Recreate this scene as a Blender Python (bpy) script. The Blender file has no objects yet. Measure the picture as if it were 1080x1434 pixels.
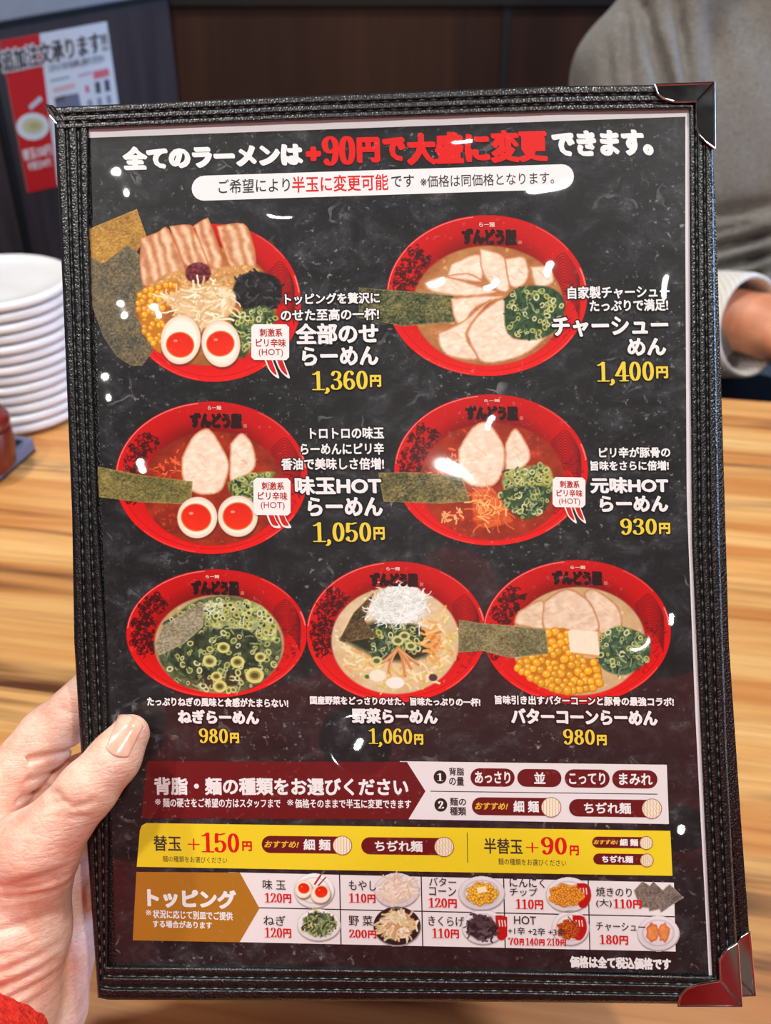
import bpy, bmesh, math, random
import numpy as np
from mathutils import Vector, Matrix

SC = bpy.context.scene
COL = bpy.context.collection
PI = math.pi

# ------------------------------------------------------------------ camera
FPX, CX, CY = 1350.0, 540.0, 717.0        # focal length and centre of the 1080x1434 frame
PITCH = math.radians(33.5)
CAM = np.array([0.0, 0.0, 0.43])          # table top is z = 0
RIGHT = np.array([1.0, 0, 0])
FWD = np.array([0, math.cos(PITCH), -math.sin(PITCH)])
DOWN = np.array([0, -math.sin(PITCH), -math.cos(PITCH)])
cd = bpy.data.cameras.new('camera')
cam = bpy.data.objects.new('camera', cd)
COL.objects.link(cam)
cam.location = CAM
cam.rotation_euler = (PI / 2 - PITCH, 0, 0)
cd.sensor_fit = 'AUTO'
cd.sensor_width = 36.0
cd.lens = FPX * 36.0 / 1434.0
cd.clip_start = 0.01
cd.dof.use_dof = True
cd.dof.focus_distance = 0.347
cd.dof.aperture_fstop = 14.0
SC.camera = cam

# ------------------------------------------------------------------ world, light levels, exposure
SC.view_settings.view_transform = 'Standard'
SC.view_settings.look = 'None'
SC.view_settings.gamma = 1.0
SC.view_settings.use_curve_mapping = False
SC.view_settings.exposure = -0.10
world = bpy.data.worlds.new('world')
SC.world = world
world.use_nodes = True
world.node_tree.nodes['Background'].inputs[0].default_value = (0.55, 0.68, 1.0, 1)
world.node_tree.nodes['Background'].inputs[1].default_value = 0.6
LAMPS = [(-0.86, -0.30), (0.60, -0.40), (-0.62, 0.55), (0.55, 0.62), (-0.1, -2.0)]   # ceiling downlights (x, y)
LAMP_W = 14.5
LAMP_COL = (1.0, 0.965, 0.925)
DAY_W = 135.0
DAY_COL = (0.36, 0.58, 1.0)
CEIL_Z = 1.70
FLOOR_Z = -0.72


def add_light(name, kind, loc, energy, color, size=0.1, rot=(0, 0, 0), size_y=None, parent=None):
    l = bpy.data.lights.new(name, kind)
    l.energy = energy
    l.color = color
    if kind == 'AREA':
        l.shape = 'RECTANGLE' if size_y else 'DISK'
        l.size = size
        if size_y:
            l.size_y = size_y
    o = bpy.data.objects.new(name, l)
    COL.objects.link(o)
    o.location = loc
    o.rotation_euler = rot
    if parent:
        o.parent = parent
    return o


# daylight through the window in the right-hand wall
add_light('window_daylight', 'AREA', (2.28, 1.0, 0.55), DAY_W, DAY_COL, 2.4, (0, PI / 2, 0), 1.1)


# ------------------------------------------------------------------ helpers
def lin(c):
    c = np.asarray(c, float)
    if c.max() > 1.0:
        c = c / 255.0
    return np.where(c <= 0.04045, c / 12.92, ((c + 0.055) / 1.055) ** 2.4)


def rgba(c):
    l = lin(c)
    return (float(l[0]), float(l[1]), float(l[2]), 1.0)


def tag(o, label=None, cat=None, group=None, kind=None):
    if label: o['label'] = label
    if cat: o['category'] = cat
    if group: o['group'] = group
    if kind: o['kind'] = kind
    return o


def empty(name, loc=(0, 0, 0), rot=(0, 0, 0), label=None, cat=None, group=None):
    o = bpy.data.objects.new(name, None)
    o.empty_display_size = 0.02
    COL.objects.link(o)
    o.location = loc
    o.rotation_euler = rot
    return tag(o, label, cat, group)


def mesh_obj(name, V, F, mat, parent=None, smooth=False):
    me = bpy.data.meshes.new(name)
    me.from_pydata([tuple(map(float, v)) for v in V], [], [tuple(map(int, f)) for f in F])
    me.update()
    if smooth:
        me.polygons.foreach_set('use_smooth', [True] * len(me.polygons))
    if mat: me.materials.append(mat)
    o = bpy.data.objects.new(name, me)
    COL.objects.link(o)
    if parent: o.parent = parent
    return o


def bm_obj(name, bm, mat, parent=None, smooth=False, bevel=0.0, seg=2):
    if bevel:
        bmesh.ops.bevel(bm, geom=[e for e in bm.edges if len(e.link_faces) == 2 and e.calc_face_angle(0) > 0.5], offset=bevel, segments=seg, affect='EDGES', profile=0.5)
    bmesh.ops.recalc_face_normals(bm, faces=bm.faces)
    me = bpy.data.meshes.new(name)
    bm.to_mesh(me)
    bm.free()
    if smooth:
        me.polygons.foreach_set('use_smooth', [True] * len(me.polygons))
    if mat: me.materials.append(mat)
    o = bpy.data.objects.new(name, me)
    COL.objects.link(o)
    if parent: o.parent = parent
    return o


def box(bm, c, s, rz=0.0):
    m = Matrix.Translation(c) @ Matrix.Rotation(rz, 4, 'Z') @ Matrix.Diagonal((s[0], s[1], s[2], 1))
    bmesh.ops.create_cube(bm, size=1.0, matrix=m)


def box_obj(name, c, s, mat, parent=None, rz=0.0, bevel=0.0):
    bm = bmesh.new()
    box(bm, c, s, rz)
    return bm_obj(name, bm, mat, parent, bevel=bevel)


def lathe(prof, n=64, close=False):
    """profile [(r, z)] -> verts, faces"""
    V, F = [], []
    m = len(prof)
    for i in range(n):
        a = 2 * PI * i / n
        for r, z in prof:
            V.append((r * math.cos(a), r * math.sin(a), z))
    for i in range(n):
        j = (i + 1) % n
        for k in range(m - 1 if not close else m):
            k2 = (k + 1) % m
            F.append((i * m + k, j * m + k, j * m + k2, i * m + k2))
    return V, F


def ray(px, py):
    d = RIGHT * ((px - CX) / FPX) + DOWN * ((py - CY) / FPX) + FWD
    return d


def at_z(px, py, z):
    d = ray(px, py)
    return CAM + d * ((z - CAM[2]) / d[2])


def at_y(px, py, y):
    d = ray(px, py)
    return CAM + d * ((y - CAM[1]) / d[1])


def at_plane(px, py, p0, n):
    d = ray(px, py)
    return CAM + d * (np.dot(p0 - CAM, n) / np.dot(d, n))


# ------------------------------------------------------------------ material helpers
def new_mat(name):
    m = bpy.data.materials.new(name)
    m.use_nodes = True
    nt = m.node_tree
    b = nt.nodes['Principled BSDF']
    return m, nt, b


def N(nt, kind, **kw):
    n = nt.nodes.new(kind)
    for k, v in kw.items():
        if isinstance(k, str) and hasattr(n, k):
            setattr(n, k, v)
    return n


def setin(nt, sock, v):
    if isinstance(v, bpy.types.NodeSocket):
        nt.links.new(v, sock)
    else:
        sock.default_value = v


def math_n(nt, op, a, b=0.0, c=0.0, clamp=False):
    n = nt.nodes.new('ShaderNodeMath')
    n.operation = op
    n.use_clamp = clamp
    setin(nt, n.inputs[0], a)
    setin(nt, n.inputs[1], b)
    if op in ('MULTIPLY_ADD', 'SMOOTH_MIN', 'COMPARE'):
        setin(nt, n.inputs[2], c)
    return n.outputs[0]


def mix_c(nt, fac, a, b, blend='MIX'):
    n = nt.nodes.new('ShaderNodeMix')
    n.data_type = 'RGBA'
    n.blend_type = blend
    setin(nt, n.inputs[0], fac)
    setin(nt, n.inputs[6], a)
    setin(nt, n.inputs[7], b)
    return n.outputs[2]


def noise(nt, vec, scale, detail=3.0, rough=0.5, dist=0.0):
    n = nt.nodes.new('ShaderNodeTexNoise')
    n.inputs['Scale'].default_value = scale
    n.inputs['Detail'].default_value = detail
    n.inputs['Roughness'].default_value = rough
    n.inputs['Distortion'].default_value = dist
    if vec is not None:
        nt.links.new(vec, n.inputs['Vector'])
    return n.outputs['Fac']


def ramp(nt, fac, stops, interp='LINEAR'):
    n = nt.nodes.new('ShaderNodeValToRGB')
    n.color_ramp.interpolation = interp
    el = n.color_ramp.elements
    while len(el) < len(stops):
        el.new(0.5)
    for e, (p, c) in zip(el, stops):
        e.position = p
        e.color = c if len(c) == 4 else rgba(c)
    nt.links.new(fac, n.inputs[0])
    return n.outputs[0]


def mapping(nt, vec, scale=(1, 1, 1), rot=(0, 0, 0), loc=(0, 0, 0)):
    n = nt.nodes.new('ShaderNodeMapping')
    n.inputs['Scale'].default_value = scale
    n.inputs['Rotation'].default_value = rot
    n.inputs['Location'].default_value = loc
    nt.links.new(vec, n.inputs['Vector'])
    return n.outputs[0]


def objco(nt):
    return nt.nodes.new('ShaderNodeTexCoord').outputs['Object']


def bump(nt, h, strength, dist, b, sock='Normal'):
    n = nt.nodes.new('ShaderNodeBump')
    n.inputs['Strength'].default_value = strength
    n.inputs['Distance'].default_value = dist
    nt.links.new(h, n.inputs['Height'])
    nt.links.new(n.outputs[0], b.inputs[sock])
    return n


def flat_mat(name, c, rough=0.5, metal=0.0, spec=0.5):
    m, nt, b = new_mat(name)
    v = noise(nt, objco(nt), 30.0, 2.0)
    col = mix_c(nt, v, rgba(np.clip(np.array(c) * 0.94, 0, 255)), rgba(np.clip(np.array(c) * 1.05, 0, 255)))
    nt.links.new(col, b.inputs['Base Color'])
    b.inputs['Roughness'].default_value = rough
    b.inputs['Metallic'].default_value = metal
    b.inputs['Specular IOR Level'].default_value = spec
    return m


# ------------------------------------------------------------------ signed-distance modelling for soft bodies
def smin(a, b, k):
    h = np.clip(0.5 + 0.5 * (b - a) / k, 0, 1)
    return b * (1 - h) + a * h - k * h * (1 - h)


def cone(P, a, b, ra, rb):
    a = np.asarray(a, float); b = np.asarray(b, float)
    ba = b - a
    pa = P - a
    h = np.clip((pa @ ba) / max(ba @ ba, 1e-12), 0, 1)
    return np.linalg.norm(pa - h[..., None] * ba, axis=-1) - (ra + (rb - ra) * h)


def chain(P, pts, rad, k=0.004):
    d = None
    for i in range(len(pts) - 1):
        c = cone(P, pts[i], pts[i + 1], rad[i], rad[i + 1])
        d = c if d is None else smin(d, c, k)
    return d


def ellipsoid(P, c, r, rot=None):
    q = P - np.asarray(c, float)
    if rot is not None:
        q = q @ np.asarray(rot)
    r = np.asarray(r, float)
    k0 = np.linalg.norm(q / r, axis=-1)
    k1 = np.linalg.norm(q / (r * r), axis=-1)
    return k0 * (k0 - 1.0) / np.maximum(k1, 1e-9)


def sdf_mesh(name, f, lo, hi, h, mat, parent=None, smooth_iter=1):
    """surface nets over f, one continuous mesh"""
    lo = np.asarray(lo, float); hi = np.asarray(hi, float)
    n = np.maximum(np.ceil((hi - lo) / h).astype(int) + 1, 3)
    ax = [lo[i] + h * np.arange(n[i]) for i in range(3)]
    vals = np.empty(n, np.float32)
    Y, Z = np.meshgrid(ax[1], ax[2], indexing='ij')
    for i0 in range(0, n[0], 24):
        xs = ax[0][i0:i0 + 24]
        P = np.empty((len(xs),) + Y.shape + (3,))
        P[..., 0] = xs[:, None, None]; P[..., 1] = Y; P[..., 2] = Z
        vals[i0:i0 + 24] = f(P)
    for a in range(3):      # close at the borders
        s = [slice(None)] * 3
        s[a] = 0; vals[tuple(s)] = np.maximum(vals[tuple(s)], h * 0.5)
        s[a] = -1; vals[tuple(s)] = np.maximum(vals[tuple(s)], h * 0.5)
    ins = vals < 0
    c = np.zeros(tuple(n - 1), int)
    for dx in (0, 1):
        for dy in (0, 1):
            for dz in (0, 1):
                c += ins[dx:n[0] - 1 + dx, dy:n[1] - 1 + dy, dz:n[2] - 1 + dz]
    act = (c > 0) & (c < 8)
    idx = -np.ones(act.shape, int)
    ci = np.argwhere(act)
    idx[act] = np.arange(len(ci))
    acc = np.zeros((len(ci), 3)); cnt = np.zeros(len(ci))
    for a in range(3):
        o1, o2 = [(1, 2), (0, 2), (0, 1)][a]
        for u in (0, 1):
            for v in (0, 1):
                p = ci.copy(); p[:, o1] += u; p[:, o2] += v
                q = p.copy(); q[:, a] += 1
                va = vals[p[:, 0], p[:, 1], p[:, 2]]; vb = vals[q[:, 0], q[:, 1], q[:, 2]]
                m = (va < 0) != (vb < 0)
                t = va[m] / (va[m] - vb[m])
                pt = p[m].astype(float); pt[:, a] += t
                acc[m] += pt; cnt[m] += 1
    V = lo + h * acc / cnt[:, None]
    F = []
    for a in range(3):
        o1, o2 = [(1, 2), (2, 0), (0, 1)][a]
        s0 = [slice(None)] * 3; s1 = [slice(None)] * 3
        s0[a] = slice(0, -1); s1[a] = slice(1, None)
        ch = ins[tuple(s0)] != ins[tuple(s1)]
        e = np.argwhere(ch)
        e = e[(e[:, o1] > 0) & (e[:, o2] > 0) & (e[:, o1] < n[o1] - 1) & (e[:, o2] < n[o2] - 1)]
        d1 = np.zeros(3, int); d1[o1] = 1
        d2 = np.zeros(3, int); d2[o2] = 1
        g = lambda q: idx[q[:, 0], q[:, 1], q[:, 2]]
        quad = np.stack([g(e - d1 - d2), g(e - d2), g(e), g(e - d1)], 1)
        flip = ~ins[e[:, 0], e[:, 1], e[:, 2]]
        quad[flip] = quad[flip][:, ::-1]
        F.append(quad)
    F = np.concatenate(F)
    F = F[(F >= 0).all(1)]
    for _ in range(smooth_iter):
        S = np.zeros_like(V); K = np.zeros(len(V))
        for i in range(4):
            j = (i + 1) % 4
            np.add.at(S, F[:, i], V[F[:, j]]); np.add.at(K, F[:, i], 1)
            np.add.at(S, F[:, j], V[F[:, i]]); np.add.at(K, F[:, j], 1)
        V = 0.5 * V + 0.5 * S / np.maximum(K, 1)[:, None]
    return mesh_obj(name, V, F, mat, parent, smooth=True)

# ------------------------------------------------------------------ the plane the menu lies in
MR = np.array([[0.99815021, 0.03116895, 0.05219814], [-0.02954141, 0.99906182, -0.0316667], [-0.05313619, 0.03006612, 0.99813455]])
MT = np.array([0.00350437, 0.01521917, 0.34352995])
MH = 0.3225
c2w = np.stack([RIGHT, DOWN, FWD], 1)
MU, MVD, MNA = c2w @ MR[:, 0], c2w @ MR[:, 1], c2w @ MR[:, 2]
MORG = CAM + c2w @ MT + MVD * MH / 2
MB = np.stack([MU, -MVD, -MNA], 1)                    # local x right, y up, z towards the reader
CLOC = MB.T @ (CAM - MORG)


def L(px, py, w=0.0):
    """point of the menu (local metres) for traced coordinates; w = height above the page"""
    px = np.asarray(px, float); py = np.asarray(py, float)
    d = RIGHT * ((px - CX) / FPX)[..., None] + DOWN * ((py - CY) / FPX)[..., None] + FWD
    dl = d @ MB
    s = (w - CLOC[2]) / dl[..., 2]
    return CLOC + dl * s[..., None]


def Lw(px, py, w=0.0):
    return MORG + MB @ L(px, py, w)


menu = empty('menu', label='black leather menu folder with printed ramen dishes, held up in the hand', cat='menu')
menu.matrix_world = Matrix.Translation(MORG) @ Matrix([[float(x) for x in r] for r in MB]).to_4x4()

# ------------------------------------------------------------------ clear film over the page: normals and gloss
lamp_pts = [np.array([x, y, CEIL_Z - 0.03]) for x, y in LAMPS]


def half_tilt(px, py, lp):
    P = Lw(px, py)
    v = (CAM - P) / np.linalg.norm(CAM - P)
    l = (lp - P) / np.linalg.norm(lp - P)
    h = MB.T @ (v + l)
    return h[0] / h[2], h[1] / h[2]


# dents of the film that catch a lamp: traced spot, lamp index, curvature x / y, radius (m)
DENTS = [(177, 271, 0, 16, 11, .008), (172, 443, 0, 18, 15, .006), (223, 443, 0, 18, 16, .005), (152, 558, 0, 16, 14, .009),
         (500, 1047, 1, 14, 14, .007), (750, 268, 1, 3.0, 16, .013), (606, 399, 1, 6, 16, .007), (683, 404, 1, 9, 18, .006),
         (766, 383, 1, 16, 9, .006), (954, 1166, 1, 14, 22, .005), (190, 1159, 0, 8, 16, .008), (215, 1127, 0, 14, 20, .006),
         (930, 412, 1, 22, 4, .008), (400, 305, 0, 4, 40, .008), (890, 910, 1, 8, 40, .008),
         (683, 598, 1, 20, 12, .006), (1000 - 60, 872, 1, 22, 14, .005), (200, 660, 0, 12, 16, .006), (640, 200, 1, 6, 30, .007)]
fg = bpy.data.node_groups.new('film', 'ShaderNodeTree')
fg.interface.new_socket('Normal', in_out='OUTPUT', socket_type='NodeSocketVector')
gout = fg.nodes.new('NodeGroupOutput')


def vm(nt, op, a, b=None, s=None):
    n = nt.nodes.new('ShaderNodeVectorMath')
    n.operation = op
    setin(nt, n.inputs[0], a)
    if b is not None: setin(nt, n.inputs[1], b)
    if s is not None: setin(nt, n.inputs['Scale'], s)
    return n.outputs['Value'] if op in ('DOT_PRODUCT', 'LENGTH') else n.outputs['Vector']


oc = objco(fg)
flatp = vm(fg, 'MULTIPLY', oc, (1, 1, 0))
nz = fg.nodes.new('ShaderNodeTexNoise')
nz.inputs['Scale'].default_value = 22.0
nz.inputs['Detail'].default_value = 1.0
fg.links.new(flatp, nz.inputs['Vector'])
acc = vm(fg, 'MULTIPLY', vm(fg, 'SUBTRACT', nz.outputs['Color'], (0.5, 0.5, 0.5)), (0.10, 0.10, 0.0))
for (px, py, li, kx, ky, s) in DENTS:
    p0 = L(px, py)
    tx, ty = half_tilt(px, py, lamp_pts[li])
    q = vm(fg, 'SUBTRACT', flatp, (float(p0[0]), float(p0[1]), 0))
    r2 = vm(fg, 'DOT_PRODUCT', q, q)
    w = math_n(fg, 'EXPONENT', math_n(fg, 'MULTIPLY', r2, -0.5 / s ** 2))
    sl = vm(fg, 'ADD', vm(fg, 'MULTIPLY', q, (float(kx), float(ky), 0)), (float(tx), float(ty), 0))
    # inside a dent its own slope replaces the general waviness
    acc = vm(fg, 'ADD', vm(fg, 'SCALE', acc, s=math_n(fg, 'SUBTRACT', 1.0, w)), vm(fg, 'SCALE', sl, s=w))
nn = vm(fg, 'NORMALIZE', vm(fg, 'ADD', acc, (0, 0, 1)))
vt = fg.nodes.new('ShaderNodeVectorTransform')
vt.vector_type = 'NORMAL'
vt.convert_from = 'OBJECT'
vt.convert_to = 'WORLD'
fg.links.new(nn, vt.inputs[0])
fg.links.new(vm(fg, 'NORMALIZE', vt.outputs[0]), gout.inputs[0])


def film(nt, b):
    g = nt.nodes.new('ShaderNodeGroup')
    g.node_tree = fg
    b.inputs['Coat Weight'].default_value = 1.0
    b.inputs['Coat Roughness'].default_value = 0.04
    b.inputs['Coat IOR'].default_value = 1.45
    b.inputs['Roughness'].default_value = 0.42
    b.inputs['Specular IOR Level'].default_value = 0.30
    nt.links.new(g.outputs[0], b.inputs['Coat Normal'])


# dust and scuffs of the film, over every print
def dust(nt, col, amount):
    co = objco(nt)
    f1 = noise(nt, co, 420.0, 3.0, 0.65)
    f2 = noise(nt, co, 26.0, 3.0, 0.6)
    s1 = math_n(nt, 'MULTIPLY', math_n(nt, 'SUBTRACT', f1, 0.60, clamp=True), 5.0, clamp=True)
    s2 = math_n(nt, 'MULTIPLY', math_n(nt, 'SUBTRACT', f2, 0.42, clamp=True), 4.0, clamp=True)
    return mix_c(nt, math_n(nt, 'MULTIPLY', math_n(nt, 'MULTIPLY', s1, s2), amount, clamp=True), col, rgba((215, 215, 220)))


M_PRINT, nt, b = new_mat('printed_ink')
at = nt.nodes.new('ShaderNodeAttribute')
at.attribute_name = 'Col'
nt.links.new(dust(nt, at.outputs['Color'], 0.35), b.inputs['Base Color'])
film(nt, b)

M_PAGE, nt, b = new_mat('black_marbled_paper')
co = objco(nt)
f = noise(nt, mapping(nt, co, (1, 1.3, 1)), 75.0, 10.0, 0.74, 0.5)
col = ramp(nt, f, [(0.36, (20, 19, 21)), (0.50, (36, 36, 39)), (0.60, (62, 64, 68)), (0.74, (128, 130, 134))])
f2 = noise(nt, co, 14.0, 2.0)
col = mix_c(nt, math_n(nt, 'MULTIPLY', math_n(nt, 'SUBTRACT', f2, 0.40, clamp=True), 3.0, clamp=True), mix_c(nt, 0.6, col, rgba((26, 25, 28))), col)
vor = nt.nodes.new('ShaderNodeTexVoronoi')
vor.feature = 'DISTANCE_TO_EDGE'
vor.inputs['Scale'].default_value = 75.0
wv = nt.nodes.new('ShaderNodeTexNoise'); wv.inputs['Scale'].default_value = 60.0
nt.links.new(co, wv.inputs['Vector'])
nt.links.new(vm(nt, 'ADD', co, vm(nt, 'SCALE', wv.outputs['Color'], s=0.02)), vor.inputs['Vector'])
crk = math_n(nt, 'MULTIPLY', math_n(nt, 'LESS_THAN', vor.outputs['Distance'], 0.03), 0.6)
msk = math_n(nt, 'MULTIPLY', math_n(nt, 'SUBTRACT', noise(nt, co, 65.0, 3.0), 0.60, clamp=True), 5.0, clamp=True)
col = mix_c(nt, math_n(nt, 'MULTIPLY', crk, msk), col, rgba((165, 166, 170)))
nt.links.new(dust(nt, col, 0.75), b.inputs['Base Color'])
film(nt, b)

M_PAPER, nt, b = new_mat('white_paper')
b.inputs['Base Color'].default_value = rgba((238, 236, 240))
film(nt, b)
M_PAPER_EDGE = flat_mat('white_paper_edge', (232, 228, 224), 0.6)

LAYER = 0.00003


def set_col(me, cols, domain='CORNER'):
    a = me.color_attributes.new('Col', 'FLOAT_COLOR', domain)
    c = np.ones((len(cols), 4), np.float32)
    c[:, :3] = cols
    a.data.foreach_set('color', c.ravel())


class Print:
    """flat inks on the page, traced polygon by polygon"""

    def __init__(self):
        self.P, self.W, self.F, self.C = [], [], [], []
        self.k = 0

    def poly(self, pts, col, layer=1):
        n = len(self.P)
        self.k = (self.k + 1) % 61                # inks of one stroke never share a level exactly
        for p in pts:
            self.P.append(p); self.W.append(layer * LAYER + self.k * 1.3e-7)
        self.F.append(tuple(range(n, n + len(pts))))
        self.C.append(tuple(lin(col)))

    def mesh(self, pts, faces, col, layer):
        n = len(self.P)
        for p in pts:
            self.P.append((p[0], p[1])); self.W.append(layer * LAYER)
        c = tuple(lin(col))
        for f in faces:
            self.F.append(tuple(n + i for i in f)); self.C.append(c)

    def ell(self, cx, cy, rx, ry, col, layer=1, n=40):
        self.poly([(cx + rx * math.cos(2 * PI * i / n), cy + ry * math.sin(2 * PI * i / n)) for i in range(n)], col, layer)

    def sweep(self, pts, a, b_, col, layer, rot=0.0, closed=False, n=10):
        """broad-nib stroke: the nib is an ellipse a x b turned by rot"""
        cr, sr = math.cos(rot), math.sin(rot)
        nib = [(a * math.cos(t) * cr - b_ * math.sin(t) * sr, a * math.cos(t) * sr + b_ * math.sin(t) * cr) for t in [2 * PI * i / n for i in range(n)]]
        Q = list(pts) + ([pts[0]] if closed else [])
        for p in Q[:len(pts)]:
            self.poly([(p[0] + x, p[1] + y) for x, y in nib], col, layer)
        for p, q in zip(Q[:-1], Q[1:]):
            dx, dy = q[0] - p[0], q[1] - p[1]
            if dx * dx + dy * dy < 1e-9:
                continue
            nx, ny = -dy, dx
            s = max(nib, key=lambda v: v[0] * nx + v[1] * ny)
            self.poly([(p[0] + s[0], p[1] + s[1]), (p[0] - s[0], p[1] - s[1]), (q[0] - s[0], q[1] - s[1]), (q[0] + s[0], q[1] + s[1])], col, layer)

    def pill(self, x0, y0, x1, y1, col, layer, sl=0.02, n=10):
        h = (y1 - y0) / 2; cy = (y0 + y1) / 2; cx = (x0 + x1) / 2
        pts = []
        for i in range(n + 1):
            t = -PI / 2 + PI * i / n
            pts.append((x1 - h + h * math.cos(t), cy + h * math.sin(t)))
        for i in range(n + 1):
            t = PI / 2 + PI * i / n
            pts.append((x0 + h + h * math.cos(t), cy + h * math.sin(t)))
        self.poly([(x, y + (x - cx) * sl) for x, y in pts], col, layer)

    def build(self, name, parent, label=None, mat=None):
        P = np.array(self.P); W = np.array(self.W)
        V = L(P[:, 0], P[:, 1], W)
        o = mesh_obj(name, V, self.F, mat or M_PRINT, parent)
        me = o.data
        cols = np.repeat(np.array(self.C), [len(f) for f in self.F], axis=0)
        set_col(me, cols)
        # every ink face looks at the reader
        nrm = np.empty(len(me.polygons) * 3); me.polygons.foreach_get('normal', nrm)
        if (nrm[2::3] < 0).any():
            bm = bmesh.new(); bm.from_mesh(me)
            bmesh.ops.reverse_faces(bm, faces=[f for f in bm.faces if f.normal.z < 0])
            bm.to_mesh(me); bm.free()
        if label: o['label'] = label
        return o


def resample(pts, n):
    p = np.array(pts, float)
    d = np.r_[0, np.cumsum(np.linalg.norm(np.diff(p, axis=0), axis=1))]
    t = np.linspace(0, d[-1], n)
    return np.stack([np.interp(t, d, p[:, 0]), np.interp(t, d, p[:, 1])], 1)


# ------------------------------------------------------------------ lettering
_glyph = {}


def glyphs(s, bar=3):
    """outline mesh of a string in the built-in typeface: points, faces, border edges"""
    if s in _glyph:
        return _glyph[s]
    c = bpy.data.curves.new('lettering', 'FONT')
    c.body = s
    c.size = 1.0
    c.resolution_u = bar
    o = bpy.data.objects.new('lettering', c)
    COL.objects.link(o)
    dg = bpy.context.evaluated_depsgraph_get()
    me = bpy.data.meshes.new_from_object(o.evaluated_get(dg))
    V = np.array([v.co[:2] for v in me.vertices])
    F = [tuple(p.vertices) for p in me.polygons]
    cnt = {}
    for f in F:
        for i in range(len(f)):
            e = (f[i], f[(i + 1) % len(f)]); k = (min(e), max(e))
            cnt[k] = cnt.get(k, 0) + 1
    E = [k for k, n in cnt.items() if n == 1]
    bpy.data.objects.remove(o); bpy.data.curves.remove(c); bpy.data.meshes.remove(me)
    _glyph[s] = (V, F, E)
    return _glyph[s]


def slope_at(y):
    return -0.0295 + 0.0000535 * (y - 190)


LEAN = 0.03


def put_text(pr, s, x0, x1, y0, y1, col, layer=6, bold=0.0, halo=0.0, halo_col=(12, 11, 12), sl=None, nib=None, lean=LEAN, slant=0.0):
    """ink box x0..x1, y0..y1 (middle of the line); bold / halo in traced units"""
    V, F, E = glyphs(s)
    lo, hi = V.min(0), V.max(0)
    sl = slope_at((y0 + y1) / 2) if sl is None else sl
    a = max(bold, 0.0)
    ww = max((x1 - x0) - 2 * a, 1); hh = max((y1 - y0) - 2 * a, 1)
    cx, cy = (x0 + x1) / 2, (y0 + y1) / 2
    u = (V[:, 0] - lo[0]) / (hi[0] - lo[0]) * ww - ww / 2
    v = (V[:, 1] - lo[1]) / max(hi[1] - lo[1], 1e-6) * hh - hh / 2
    X = cx + u - v * lean + v * slant
    Y = cy + u * sl - v
    P = np.stack([X, Y], 1)
    pr.mesh(P, F, col, layer)

    def band(r, c, ly, na=1.0, nb=1.0, rot=0.0):
        n = 6 if r < 1.2 else 8
        cr, sr = math.cos(rot), math.sin(rot)
        nb_pts = [(r * na * math.cos(t) * cr - r * nb * math.sin(t) * sr, r * na * math.cos(t) * sr + r * nb * math.sin(t) * cr) for t in [2 * PI * (i + 0.5) / n for i in range(n)]]
        done = set()
        for i, j in E:
            p, q = P[i], P[j]
            dx, dy = q - p
            if abs(dx) + abs(dy) < 1e-6:
                continue
            sx = max(nb_pts, key=lambda t: -t[0] * dy + t[1] * dx)
            pr.poly([(p[0] + sx[0], p[1] + sx[1]), (p[0] - sx[0], p[1] - sx[1]), (q[0] - sx[0], q[1] - sx[1]), (q[0] + sx[0], q[1] + sx[1])], c, ly)
            for k in (i, j):
                if k not in done:
                    done.add(k)
                    pr.poly([(P[k][0] + t[0], P[k][1] + t[1]) for t in nb_pts], c, ly)
    if bold > 0:
        if nib:
            band(bold, col, layer - 0.4, 1.35, 0.75, nib)
        else:
            band(bold, col, layer - 0.4)
    if halo > 0:
        band(halo + bold, halo_col, layer - 2)
        pr.mesh(P, F, halo_col, layer - 2.3)


def _arc(cx, cy, rx, ry, a0=0, a1=360, n=20):
    return [(cx + rx * math.cos(math.radians(a0 + (a1 - a0) * i / n)), cy + ry * math.sin(math.radians(a0 + (a1 - a0) * i / n))) for i in range(n + 1)]


def _smooth(pts, n=4):
    out = []
    m = len(pts)
    for i in range(m - 1):
        p0, p1, p2, p3 = pts[max(i - 1, 0)], pts[i], pts[i + 1], pts[min(i + 2, m - 1)]
        for k in range(n):
            t = k / n
            out.append(tuple(0.5 * ((2 * p1[d]) + (-p0[d] + p2[d]) * t + (2 * p0[d] - 5 * p1[d] + 4 * p2[d] - p3[d]) * t * t + (-p0[d] + 3 * p1[d] - 3 * p2[d] + p3[d]) * t ** 3) for d in (0, 1)))
    out.append(pts[-1])
    return out


_six = _smooth([(.47, .84), (.40, .95), (.28, .95), (.16, .80), (.11, .50), (.13, .20), (.29, .04), (.45, .12), (.51, .29), (.44, .49), (.30, .56), (.15, .44)])
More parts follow.
